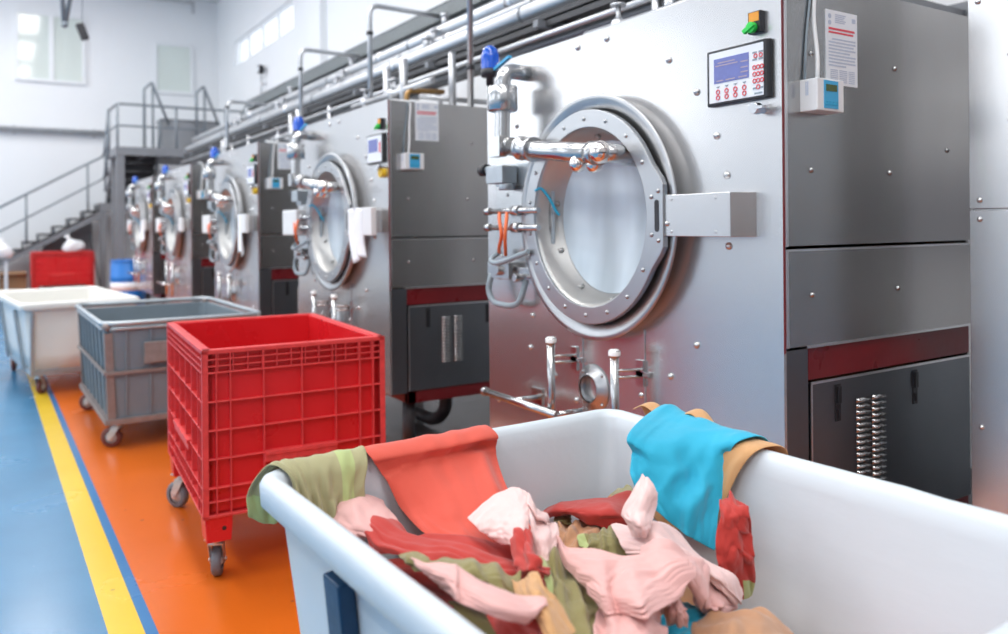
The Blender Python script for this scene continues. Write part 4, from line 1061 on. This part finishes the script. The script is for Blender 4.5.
CLOTHS = [
 ('olive', 'olive green cloth lying under the pile along the left inner side of the white bin', (40, 40),
  [[(-420, -451, 635), (-200, -451, 655), (0, -451, 615)],
   [(-420, -171, 715), (-200, -171, 695), (20, -171, 655)],
   [(-420, 129, 735), (-200, 129, 715), (20, 129, 675)],
   [(-420, 449, 735), (-200, 449, 725), (20, 449, 695)]],
  [(0.3, 5, 22, 1.5, 0.8), (0.8, 7, 9, 2, 0.8), (0.0, 3, 1.5, 2.6, 1.8), (0.4, 5, 0.8, 3, 2.0)], None, 1),
 ('brown', 'light brown cloth deep under the pile along the right inner side of the white bin', (40, 40),
  [[(-50, -451, 575), (200, -451, 575), (410, -451, 545)],
   [(-50, -171, 645), (200, -171, 615), (410, -171, 565)],
   [(-50, 129, 675), (200, 129, 655), (410, 129, 605)],
   [(-50, 479, 685), (200, 479, 675), (410, 479, 665)]],
  [(0.2, 5, 20, 1.5, 0.8), (0.7, 7, 9, 2, 0.8), (0.37, 4, 1.5, 2.6, 1.8), (0.01, 6, 0.8, 3, 2.0)], None, 1),
 ('red', 'red cloth lying under the pile against the far inner wall of the white bin', (44, 30),
  [[(-420, 249, 745), (-100, 249, 710), (150, 249, 675), (400, 249, 640)],
   [(-420, 389, 750), (-100, 389, 720), (150, 389, 690), (400, 389, 665)],
   [(-420, 529, 745), (-100, 529, 715), (150, 529, 695), (400, 529, 675)]],
  [(0.1, 6, 14, 1.5, 0.8), (0.74, 5, 1.5, 2.6, 1.8), (0.62, 5, 0.8, 3, 2.0)], None, 1),
 ('pink', 'pink cloth lying under the pile at the near end of the white bin', (36, 30),
  [[(-410, -461, 675), (-150, -461, 685), (150, -461, 625), (380, -461, 575)],
   [(-420, -311, 735), (-150, -311, 715), (150, -311, 665), (380, -311, 585)],
   [(-420, -131, 755), (-150, -151, 735), (150, -171, 675), (360, -151, 595)]],
  [(0.35, 5, 18, 1.5, 0.9), (0.8, 6, 8, 2, 0.8), (0.11, 3, 1.5, 2.6, 1.8), (0.23, 6, 0.8, 3, 2.0)], None, 1),
 ('red', 'red crumpled cloth against the right inner wall below the tan edge', (32, 44),
  [[(326, 85, 868), (355, 72, 876), (343, 29, 868)],
   [(297, 60, 852), (309, 32, 862), (334, 13, 848)],
   [(283, 59, 815), (310, 33, 825), (358, 29, 805)],
   [(279, 56, 780), (310, 31, 785), (352, 18, 765)],
   [(281, 51, 745), (321, 36, 740), (368, 30, 720)],
   [(304, 62, 690), (343, 54, 670), (392, 57, 660)]],
  [(0.75, 2.6, 6, 1.8, 0.9), (0.35, 2, 5, 2, 0.8), (0.48, 4, 1.5, 2.6, 1.8), (0.84, 5, 0.8, 3, 2.0)], ('lime', 'v1'), 2),
 ('tan', 'tan cloth under the turquoise one, hung over the right rim of the bin', (40, 50),
  [[(526, 399, 860), (528, 289, 830), (528, 159, 850), (526, 59, 890)],
   [(506, 399, 950), (506, 289, 950), (506, 159, 950), (505, 51, 950)],
   [(470, 399, 960), (470, 289, 960), (470, 169, 960), (470, 67, 960)],
   [(432, 399, 944), (432, 289, 944), (432, 179, 944), (434, 84, 946)],
   [(416, 389, 870), (414, 289, 870), (414, 199, 875), (418, 114, 895)],
   [(402, 379, 790), (400, 289, 785), (402, 209, 790), (407, 147, 810)],
   [(392, 359, 740), (392, 279, 735), (394, 219, 740), (399, 171, 755)]],
  [(0.0, 4, 5, 1.3, 0.5), (0.85, 5, 1.5, 2.6, 1.8), (0.45, 6, 0.8, 3, 2.0)], None, 0),
 ('cyan', 'bright turquoise cloth draped over the right rim of the white bin', (52, 60),
  [[(531, 379, 910), (533, 309, 925), (533, 219, 925), (531, 99, 930)],
   [(498, 391, 985), (492, 314, 976), (490, 219, 970), (489, 107, 968)],
   [(415, 374, 982), (425, 304, 970), (430, 219, 962), (434, 129, 958)],
   [(265, 298, 966), (311, 253, 948), (380, 210, 935), (427, 149, 915)],
   [(268, 287, 925), (293, 230, 905), (357, 195, 880), (414, 145, 862)],
   [(245, 272, 890), (283, 221, 852), (321, 169, 828), (387, 145, 808)],
   [(242, 254, 860), (282, 202, 805), (311, 155, 772), (342, 116, 745)]],
  [(0.06, 2.6, 8, 1.6, 0.6), (0.3, 5, 3.5, 1.8, 0.9), (0.9, 6, 2.5, 1.8, 1.0), (0.22, 3, 1.5, 2.6, 1.8), (0.06, 5, 0.8, 3, 2.0)], None, 0),
 ('tan', 'small tan cloth with two bulging ends behind the turquoise cloth on the right rim', (30, 16),
  [[(536, 499, 900), (542, 459, 930), (538, 409, 910), (536, 359, 900), (542, 304, 930), (536, 249, 900)],
   [(510, 504, 958), (516, 459, 978), (512, 409, 962), (511, 359, 962), (520, 304, 988), (511, 249, 960)],
   [(474, 499, 960), (474, 459, 976), (474, 409, 960), (474, 359, 960), (476, 304, 985), (474, 249, 960)]],
  [(0.59, 4, 1.5, 2.6, 1.8), (0.67, 6, 0.8, 3, 2.0)], None, 0),
 ('sage', 'small pale green cloth by the far right inner corner of the white bin', (20, 20),
  [[(375, 491, 755), (393, 470, 775), (416, 449, 785)],
   [(351, 454, 760), (346, 412, 780), (384, 402, 785)],
   [(350, 438, 745), (350, 403, 755), (369, 380, 765)]],
  [(0.2, 2, 5, 1.4, 0.6), (0.96, 5, 1.5, 2.6, 1.8), (0.28, 5, 0.8, 3, 2.0)], ('tan', 'u0'), 1),
 ('brown', 'small tan cloth crumpled right under the red band of the pile', (30, 26),
  [[(156, 435, 735), (195, 427, 745), (229, 395, 745), (264, 371, 740)],
   [(102, 361, 750), (124, 333, 765), (156, 310, 765), (205, 306, 755)],
   [(72, 317, 745), (85, 285, 755), (112, 265, 755), (152, 266, 745)]],
  [(0.15, 4, 10, 1.8, 0.8), (0.6, 3, 6, 1.6, 0.8), (0.33, 3, 1.5, 2.6, 1.8), (0.89, 6, 0.8, 3, 2.0)], None, 1),
 ('olive', 'small olive cloth showing through the gap of the red band at the back', (16, 16),
  [[(225, 511, 745), (228, 491, 755), (248, 477, 750)],
   [(180, 462, 745), (183, 434, 755), (209, 432, 750)],
   [(162, 431, 735), (176, 419, 740), (196, 414, 735)]],
  [(0.5, 2, 4, 1.3, 0.5), (0.7, 4, 1.5, 2.6, 1.8), (0.5, 5, 0.8, 3, 2.0)], None, 1),
 ('red', 'red cloth arched like a band along the back of the pile', (44, 24),
  [[(183, 525, 745), (245, 496, 765), (322, 439, 775), (385, 411, 765)],
   [(158, 475, 760), (179, 414, 790), (244, 355, 800), (301, 316, 790)],
   [(165, 465, 752), (169, 398, 785), (198, 310, 800), (275, 289, 785)],
   [(175, 466, 740), (193, 409, 765), (201, 320, 765), (280, 295, 755)]],
  [(0.05, 2.2, 5, 1.4, 0.6), (0.07, 5, 1.5, 2.6, 1.8), (0.11, 6, 0.8, 3, 2.0)], None, 1),
 ('olive', 'olive cloth with a pale green hem bunched behind the fanned pink napkin', (40, 24),
  [[(116, 299, 745), (145, 290, 765), (185, 292, 775), (205, 285, 775), (215, 246, 765)],
   [(105, 273, 750), (119, 244, 775), (144, 234, 785), (164, 222, 780), (192, 209, 765)],
   [(112, 259, 740), (116, 224, 755), (125, 197, 760), (153, 191, 755), (193, 192, 745)]],
  [(0.04, 4.5, 6, 1.5, 0.35), (0.44, 3, 1.5, 2.6, 1.8), (0.72, 5, 0.8, 3, 2.0)], ('lime', 'u0'), 1),
 ('pink', 'pink napkin lying under the sage drape by the far left corner of the bin', (36, 28),
  [[(-324, 535, 835), (-296, 538, 860), (-265, 539, 868), (-230, 537, 855), (-232, 515, 840)],
   [(-345, 537, 850), (-327, 538, 872), (-304, 478, 878), (-279, 438, 868), (-251, 423, 848)],
   [(-361, 520, 845), (-354, 439, 862), (-335, 393, 862), (-306, 379, 852), (-270, 398, 838)],
   [(-362, 477, 830), (-356, 412, 845), (-335, 385, 845), (-299, 394, 830), (-270, 404, 820)]],
  [(0.12, 1.6, 6, 1.3, 0.5), (0.6, 2, 3, 1.4, 0.6), (0.81, 4, 1.5, 2.6, 1.8), (0.33, 6, 0.8, 3, 2.0)], None, 1),
 ('sage', 'sage green cloth with pale hem draped over the far left corner of the bin', (48, 44),
  [[(-490, 633, 845), (-450, 635, 820), (-410, 633, 820), (-340, 631, 840), (-285, 629, 860)],
   [(-492, 625, 900), (-450, 623, 900), (-400, 623, 900), (-330, 621, 910), (-270, 621, 910)],
   [(-462, 591, 957), (-430, 587, 962), (-390, 587, 960), (-330, 585, 962), (-255, 585, 960)],
   [(-434, 549, 945), (-415, 545, 944), (-380, 543, 944), (-330, 543, 944), (-262, 545, 944)],
   [(-424, 537, 900), (-405, 532, 895), (-375, 531, 890), (-330, 531, 890), (-275, 535, 900)],
   [(-416, 523, 865), (-400, 523, 850), (-370, 522, 845), (-330, 522, 840), (-275, 526, 855)]],
  [(0.0, 5.5, 8, 1.6, 0.25), (0.12, 9, 3, 1.5, 0.5), (0.18, 5, 1.5, 2.6, 1.8), (0.94, 5, 0.8, 3, 2.0)], ('lime', 'v0u1'), 0),
 ('coral', 'big coral cloth draped over the far rim of the white bin', (64, 80),
  [[(-268, 633, 740), (-180, 635, 720), (-90, 635, 730), (-10, 635, 710), (68, 633, 740)],
   [(-266, 623, 900), (-175, 624, 900), (-85, 624, 900), (-5, 624, 900), (67, 623, 900)],
   [(-260, 587, 958), (-170, 587, 959), (-80, 587, 958), (-5, 587, 959), (66, 587, 958)],
   [(-252, 541, 944), (-165, 537, 945), (-80, 535, 944), (-2, 535, 945), (72, 537, 944)],
   [(-220, 541, 895), (-169, 538, 906), (-95, 539, 906), (-16, 538, 906), (70, 541, 900)],
   [(-198, 507, 835), (-159, 472, 850), (-100, 445, 856), (-40, 427, 860), (28, 433, 856)],
   [(-199, 417, 812), (-168, 388, 818), (-119, 366, 822), (-56, 356, 828), (30, 381, 828)],
   [(-185, 337, 800), (-157, 299, 802), (-121, 267, 804), (-72, 255, 802), (7, 308, 795)],
   [(-184, 264, 780), (-150, 239, 780), (-115, 214, 780), (-63, 221, 776), (21, 279, 768)]],
  [(0.05, 2.3, 9, 1.9, 0.35), (0.12, 4.2, 4, 2.0, 0.5), (0.95, 2, 3, 1.2, 0.7), (0.55, 3, 1.5, 2.6, 1.8), (0.55, 6, 0.8, 3, 2.0)], None, 0),
 ('red', 'deep red cloth rolled lengthwise at the foot of the big coral cloth', (60, 30),
  [[(-289, 530, 790), (-273, 519, 805), (-236, 434, 815), (-175, 370, 805), (-126, 303, 795), (-85, 265, 790)],
   [(-314, 533, 815), (-302, 427, 832), (-266, 351, 840), (-213, 296, 830), (-168, 230, 820), (-115, 188, 810)],
   [(-335, 451, 828), (-319, 356, 845), (-291, 287, 853), (-236, 242, 842), (-195, 176, 832), (-135, 136, 820)],
   [(-340, 356, 825), (-318, 291, 838), (-289, 231, 842), (-238, 203, 830), (-196, 149, 820), (-137, 120, 810)]],
  [(0.04, 2.2, 5, 1.6, 0.5), (0.5, 2.0, 7, 1.8, 0.25), (0.47, 4.5, 3, 2, 0.3), (0.92, 4, 1.5, 2.6, 1.8), (0.16, 5, 0.8, 3, 2.0)], None, 1),
 ('palepink', 'pale pink napkin lying pointed and smooth on the coral cloth', (36, 32),
  [[(-148, 323, 862), (-95, 334, 878), (-37, 346, 892), (-16, 332, 896), (-9, 310, 890)],
   [(-153, 286, 858), (-120, 275, 878), (-92, 260, 892), (-82, 232, 898), (-66, 228, 892)],
   [(-146, 257, 848), (-138, 224, 866), (-133, 188, 880), (-121, 172, 886), (-100, 182, 882)],
   [(-131, 224, 838), (-142, 189, 850), (-148, 157, 860), (-138, 149, 864), (-120, 159, 860)]],
  [(0.2, 1.3, 3, 1.3, 0.5), (0.29, 5, 1.5, 2.6, 1.8), (0.77, 6, 0.8, 3, 2.0)], None, 1),
 ('palepink', 'pale pink folded napkin with a pointed tip beside the smooth one on the coral cloth', (30, 40),
  [[(-21, 293, 872), (-20, 264, 872), (-5, 253, 860), (4, 249, 845)],
   [(-64, 234, 884), (-62, 205, 884), (-48, 197, 872), (-26, 214, 852)],
   [(-62, 234, 862), (-53, 214, 862), (-32, 212, 858), (2, 227, 848)],
   [(-94, 187, 862), (-94, 156, 868), (-70, 157, 864), (-36, 172, 850)],
   [(-105, 169, 844), (-105, 139, 852), (-85, 137, 848), (-67, 143, 838)],
   [(-109, 162, 825), (-109, 130, 832), (-96, 117, 828), (-69, 119, 815)]],
  [(0.1, 1.6, 3.5, 1.4, 0.4), (0.66, 3, 1.5, 2.6, 1.8), (0.38, 5, 0.8, 3, 2.0)], None, 1),
 ('red', 'twisted red cloth end below the pale pink napkins', (34, 26),
  [[(-134, 210, 832), (-127, 184, 848), (-112, 172, 856), (-117, 144, 846)],
   [(-160, 150, 845), (-156, 118, 862), (-156, 91, 864), (-120, 98, 842)],
   [(-172, 121, 840), (-182, 71, 858), (-162, 63, 856), (-129, 81, 836)],
   [(-168, 114, 822), (-176, 74, 835), (-149, 78, 830), (-117, 102, 815)]],
  [(0.15, 2, 9, 1.6, 0.6), (0.6, 2.4, 5, 1.6, 0.7), (0.03, 4, 1.5, 2.6, 1.8), (0.99, 6, 0.8, 3, 2.0)], None, 1),
 ('olive', 'large olive green cloth in the middle of the pile beside the tan napkin', (44, 48),
  [[(-75, 186, 795), (-57, 165, 800), (-24, 164, 790), (-11, 132, 775)],
   [(-121, 118, 805), (-109, 90, 812), (-80, 72, 800), (-36, 63, 770)],
   [(-158, 53, 800), (-144, 21, 812), (-107, 12, 795), (-41, 28, 760)],
   [(-184, -13, 790), (-167, -33, 800), (-126, -25, 785), (-70, 8, 755)],
   [(-221, -76, 770), (-196, -88, 775), (-151, -68, 760), (-88, -37, 735)]],
  [(0.08, 3.4, 10, 1.5, 0.5), (0.35, 4, 5, 1.6, 0.8), (0.4, 5, 1.5, 2.6, 1.8), (0.6, 5, 0.8, 3, 2.0)], ('lime', 'u0'), 1),
 ('cyan', 'turquoise cloth scrap peeping out under the pinks at the bottom of the pile', (24, 24),
  [[(148, 74, 700), (162, 35, 715), (224, 20, 700)],
   [(87, 25, 710), (110, -14, 730), (174, -28, 710)],
   [(37, -24, 700), (65, -68, 710), (144, -68, 695)]],
  [(0.3, 3, 8, 1.5, 0.7), (0.77, 3, 1.5, 2.6, 1.8), (0.21, 6, 0.8, 3, 2.0)], None, 1),
 ('brown', 'light brown cloth crumpled at the right bottom of the pile against the bin wall', (40, 34),
  [[(109, -29, 700), (148, -47, 725), (197, -66, 735), (249, -87, 725), (291, -109, 690)],
   [(44, -88, 720), (79, -111, 750), (123, -134, 760), (179, -154, 745), (246, -153, 700)],
   [(-7, -135, 720), (10, -178, 750), (43, -207, 760), (105, -217, 745), (190, -201, 700)],
   [(-44, -168, 700), (-32, -218, 720), (5, -244, 720), (56, -260, 710), (131, -252, 680)]],
  [(0.2, 2.6, 8, 1.4, 0.8), (0.75, 3, 5, 1.6, 0.8), (0.14, 4, 1.5, 2.6, 1.8), (0.82, 5, 0.8, 3, 2.0)], None, 1),
 ('pink', 'pink crumpled cloth right of the bunched one, under the fanned napkin', (44, 36),
  [[(220, 72, 745), (234, 48, 750), (261, 26, 735), (285, 7, 700)],
   [(168, 20, 750), (166, -16, 760), (191, -34, 745), (257, -14, 700)],
   [(152, 0, 735), (145, -40, 745), (169, -47, 730), (238, -17, 695)],
   [(156, -6, 710), (152, -34, 715), (193, -26, 700), (240, -10, 680)]],
  [(0.05, 3, 11, 1.5, 0.4), (0.7, 2.5, 5, 1.6, 0.7), (0.51, 5, 1.5, 2.6, 1.8), (0.43, 6, 0.8, 3, 2.0)], None, 1),
 ('pink', 'short pink cloth end hanging down over the turquoise scrap', (26, 30),
  [[(45, 18, 765), (59, -3, 780), (97, -7, 775)],
   [(27, -20, 770), (30, -56, 790), (60, -60, 780)],
   [(40, -27, 755), (31, -66, 775), (64, -66, 762)],
   [(59, -23, 730), (46, -59, 745), (74, -56, 732)]],
  [(0.12, 2.4, 7, 1.5, 0.5), (0.88, 3, 1.5, 2.6, 1.8), (0.04, 5, 0.8, 3, 2.0)], None, 1),
 ('pink', 'pink cloth bunched at the bottom middle of the pile', (44, 44),
  [[(-76, 12, 745), (-61, 8, 770), (-35, 8, 780), (11, -16, 780), (35, -27, 760)],
   [(-131, -45, 760), (-122, -65, 790), (-97, -71, 805), (-51, -84, 800), (-15, -85, 770)],
   [(-182, -99, 760), (-179, -133, 790), (-151, -142, 800), (-114, -157, 795), (-52, -138, 760)],
   [(-211, -132, 740), (-212, -173, 760), (-194, -196, 765), (-163, -208, 760), (-95, -195, 730)]],
  [(0.12, 3, 10, 1.5, 0.6), (0.55, 2.4, 6, 1.6, 0.8), (0.25, 4, 1.5, 2.6, 1.8), (0.65, 6, 0.8, 3, 2.0)], None, 1),
 ('palepink', 'long pale pink cloth sliding down to the right below the turquoise drape', (60, 44),
  [[(181, 259, 788), (183, 198, 815), (196, 153, 828), (233, 121, 815), (248, 70, 785), (260, 15, 755), (272, -16, 722)],
   [(133, 188, 800), (120, 116, 828), (123, 64, 842), (154, 36, 830), (183, 3, 800), (211, -31, 765), (244, -41, 722)],
   [(96, 131, 805), (88, 66, 830), (81, 13, 842), (113, -2, 830), (156, -11, 802), (190, -30, 768), (231, -33, 728)],
   [(98, 110, 790), (86, 54, 812), (84, 10, 820), (119, 3, 810), (169, 10, 780), (199, -3, 750), (232, -13, 718)]],
  [(0.03, 2.4, 8, 1.6, 0.4), (0.25, 3, 5, 1.6, 0.6), (0.62, 5, 1.5, 2.6, 1.8), (0.26, 5, 0.8, 3, 2.0)], None, 1),
 ('pink', 'pink cloth rolled like a tube from the fanned napkin down to the right', (36, 26),
  [[(83, 72, 820), (103, 29, 835), (137, 1, 825), (173, -7, 800), (178, -21, 770)],
   [(36, 24, 838), (38, -30, 856), (63, -58, 845), (97, -57, 815), (111, -65, 775)],
   [(34, 7, 830), (26, -41, 845), (42, -64, 835), (82, -54, 800), (116, -47, 745)]],
  [(0.5, 1.5, 5, 1.6, 0.3), (0.99, 3, 1.5, 2.6, 1.8), (0.87, 6, 0.8, 3, 2.0)], None, 1),
 ('pink', 'pink napkin folded in layers like a fan in the middle of the pile', (56, 44),
  [[(-49, 163, 825), (-35, 119, 842), (-18, 77, 850), (3, 35, 846), (22, 9, 852), (62, -11, 838), (82, -50, 818)],
   [(-63, 120, 826), (-61, 66, 842), (-48, 29, 848), (-21, 18, 838), (-21, -23, 852), (20, -43, 842), (74, -59, 820)],
   [(-76, 67, 824), (-83, 18, 838), (-77, -8, 842), (-55, -9, 830), (-52, -57, 850), (-10, -64, 840), (62, -66, 820)],
   [(-92, 12, 820), (-102, -21, 830), (-96, -31, 832), (-79, -30, 822), (-80, -89, 846), (-43, -85, 838), (32, -73, 822)],
   [(-104, -38, 815), (-107, -48, 820), (-100, -49, 820), (-84, -48, 815), (-102, -117, 842), (-73, -107, 838), (-2, -82, 826)]],
  [(0.12, 2.0, 2.5, 1.6, 0.5), (0.3, 3, 1.5, 2, 0.8), (0.36, 4, 1.5, 2.6, 1.8), (0.48, 5, 0.8, 3, 2.0)], None, 3),
 ('palepink', 'pale pink kite shaped napkin corner pointing up before the turquoise drape', (28, 36),
  [[(187, 168, 925), (180, 153, 926), (177, 139, 924)],
   [(142, 148, 910), (136, 111, 915), (170, 112, 908)],
   [(108, 150, 872), (103, 100, 882), (164, 109, 878)],
   [(113, 139, 850), (82, 70, 872), (127, 84, 862)],
   [(110, 117, 832), (96, 83, 842), (118, 86, 838)]],
  [(0.1, 1.2, 4, 1.3, 0.4), (0.73, 5, 1.5, 2.6, 1.8), (0.09, 6, 0.8, 3, 2.0)], None, 1),
 ('red', 'red cloth showing under the long pink cloth at the near left of the pile', (30, 24),
  [[(-271, 91, 820), (-241, 26, 830), (-199, -7, 815)],
   [(-313, -7, 835), (-288, -57, 845), (-234, -69, 825)],
   [(-335, -80, 830), (-310, -120, 840), (-246, -115, 815)]],
  [(0.2, 2.5, 6, 1.4, 0.6), (0.1, 3, 1.5, 2.6, 1.8), (0.7, 5, 0.8, 3, 2.0)], None, 1),
 ('olive', 'olive cloth with wavy edge between the red roll and the long pink cloth', (60, 20),
  [[(-345, 239, 862), (-328, 199, 878), (-314, 172, 870), (-289, 142, 876), (-251, 122, 868), (-224, 106, 860), (-184, 89, 830)],
   [(-360, 183, 876), (-354, 141, 892), (-338, 116, 885), (-314, 84, 890), (-283, 66, 882), (-257, 55, 868), (-224, 48, 840)],
   [(-359, 152, 868), (-354, 114, 880), (-338, 89, 878), (-318, 60, 880), (-291, 42, 870), (-268, 31, 855), (-240, 29, 832)]],
  [(0.0, 5, 6, 1.5, 0.4), (0.47, 4, 1.5, 2.6, 1.8), (0.31, 6, 0.8, 3, 2.0)], None, 1),
 ('tan', 'tan napkin with a stitched hem standing up at the end of the long pink cloth', (32, 44),
  [[(-218, 68, 838), (-215, 37, 862), (-215, 1, 886)],
   [(-247, 16, 850), (-258, -38, 878), (-229, -36, 882)],
   [(-272, -40, 858), (-272, -82, 880), (-224, -52, 868)],
   [(-283, -91, 860), (-276, -111, 872), (-220, -70, 852)],
   [(-299, -136, 850), (-282, -142, 855), (-230, -111, 835)]],
  [(0.15, 1.4, 4, 1.4, 0.4), (0.84, 5, 1.5, 2.6, 1.8), (0.92, 5, 0.8, 3, 2.0)], None, 1),
 ('pink', 'long flat pink cloth along the left rim of the white bin', (60, 36),
  [[(-365, 159, 885), (-355, 99, 900), (-339, 55, 908), (-332, 54, 905), (-324, -8, 900), (-290, -46, 885), (-260, -81, 860)],
   [(-369, 120, 888), (-370, 52, 906), (-368, 3, 915), (-358, 7, 908), (-348, -57, 908), (-314, -90, 892), (-269, -95, 862)],
   [(-368, 82, 885), (-374, 28, 900), (-380, -16, 910), (-370, -19, 904), (-360, -80, 904), (-325, -105, 888), (-275, -96, 860)],
   [(-356, 71, 870), (-370, 16, 885), (-384, -25, 895), (-377, -36, 890), (-359, -84, 888), (-327, -97, 874), (-281, -87, 852)]],
  [(0.1, 1.3, 2.5, 1.2, 0.5), (0.21, 3, 1.5, 2.6, 1.8), (0.53, 6, 0.8, 3, 2.0)], None, 1),
]
for k, a in enumerate(CLOTHS): cloth(*a, k + 1)
LIGHT_W, LIGHT_C, EXPO = 130, 300, -1.22
# ------------------------------------------------------------------ light, sky, camera
w = bpy.data.worlds.new('sky'); S.world = w; w.use_nodes = True
bg = w.node_tree.nodes['Background']; bg.inputs[0].default_value = (.86, .92, 1, 1); bg.inputs[1].default_value = 4.0
def area(name, loc, rot, sx, sy, power, color=(1, 1, 1), spread=pi):
    l = bpy.data.lights.new(name, 'AREA'); l.shape = 'RECTANGLE'; l.size = sx; l.size_y = sy; l.energy = power; l.color = color; l.spread = spread
    o = bpy.data.objects.new(name, l); COL.objects.link(o); o.location = loc; o.rotation_euler = rot; return o
for i, (a, c) in enumerate(LW):                          # daylight through the aisle-side windows
    area('window_daylight', (XL + .02, (a + c) / 2, (WZ0 + WZ1) / 2), (0, radians(-90), 0), WZ1 - WZ0, c - a, LIGHT_W, (.93, .97, 1))
for y, g in ((-2.5, 1.1), (1.5, .75), (5.5, .95), (9.5, 1.1), (13.5, .95), (17.5, .85)):              # added fill lights under the ceiling, no fixtures seen, weighted along the hall
    for x in (-3.2, .6):
        area('ceiling_lamp', (x, y, ZC - .25), (0, 0, 0), .9, 2.8, LIGHT_C * g, (1, .985, .96))
cam = bpy.data.cameras.new('camera'); co = bpy.data.objects.new('camera', cam); COL.objects.link(co)
yaw, roll = radians(32.4), radians(.5)
F = Vector((sin(yaw), cos(yaw), 0)); R0 = Vector((cos(yaw), -sin(yaw), 0)); U0 = Vector((0, 0, 1))
Rv = R0 * cos(roll) - U0 * sin(roll); Uv = U0 * cos(roll) + R0 * sin(roll)
mt = Matrix((Rv, Uv, -F)).transposed().to_4x4(); mt.translation = (0, 0, 1.45); co.matrix_world = mt
cam.sensor_width = 36; cam.lens = 802 / 1008 * 36; cam.shift_y = -(317 - 223.5) / 1008; cam.clip_start = .05
cam.dof.use_dof = True; cam.dof.focus_distance = 2.15; cam.dof.aperture_fstop = 2.2
S.camera = co
S.view_settings.view_transform = 'Standard'; S.view_settings.look = 'None'; S.view_settings.gamma = 1
S.view_settings.use_curve_mapping = False; S.view_settings.exposure = EXPO
S.cycles.max_bounces = 8; S.cycles.transparent_max_bounces = 12; S.cycles.sample_clamp_indirect = 6
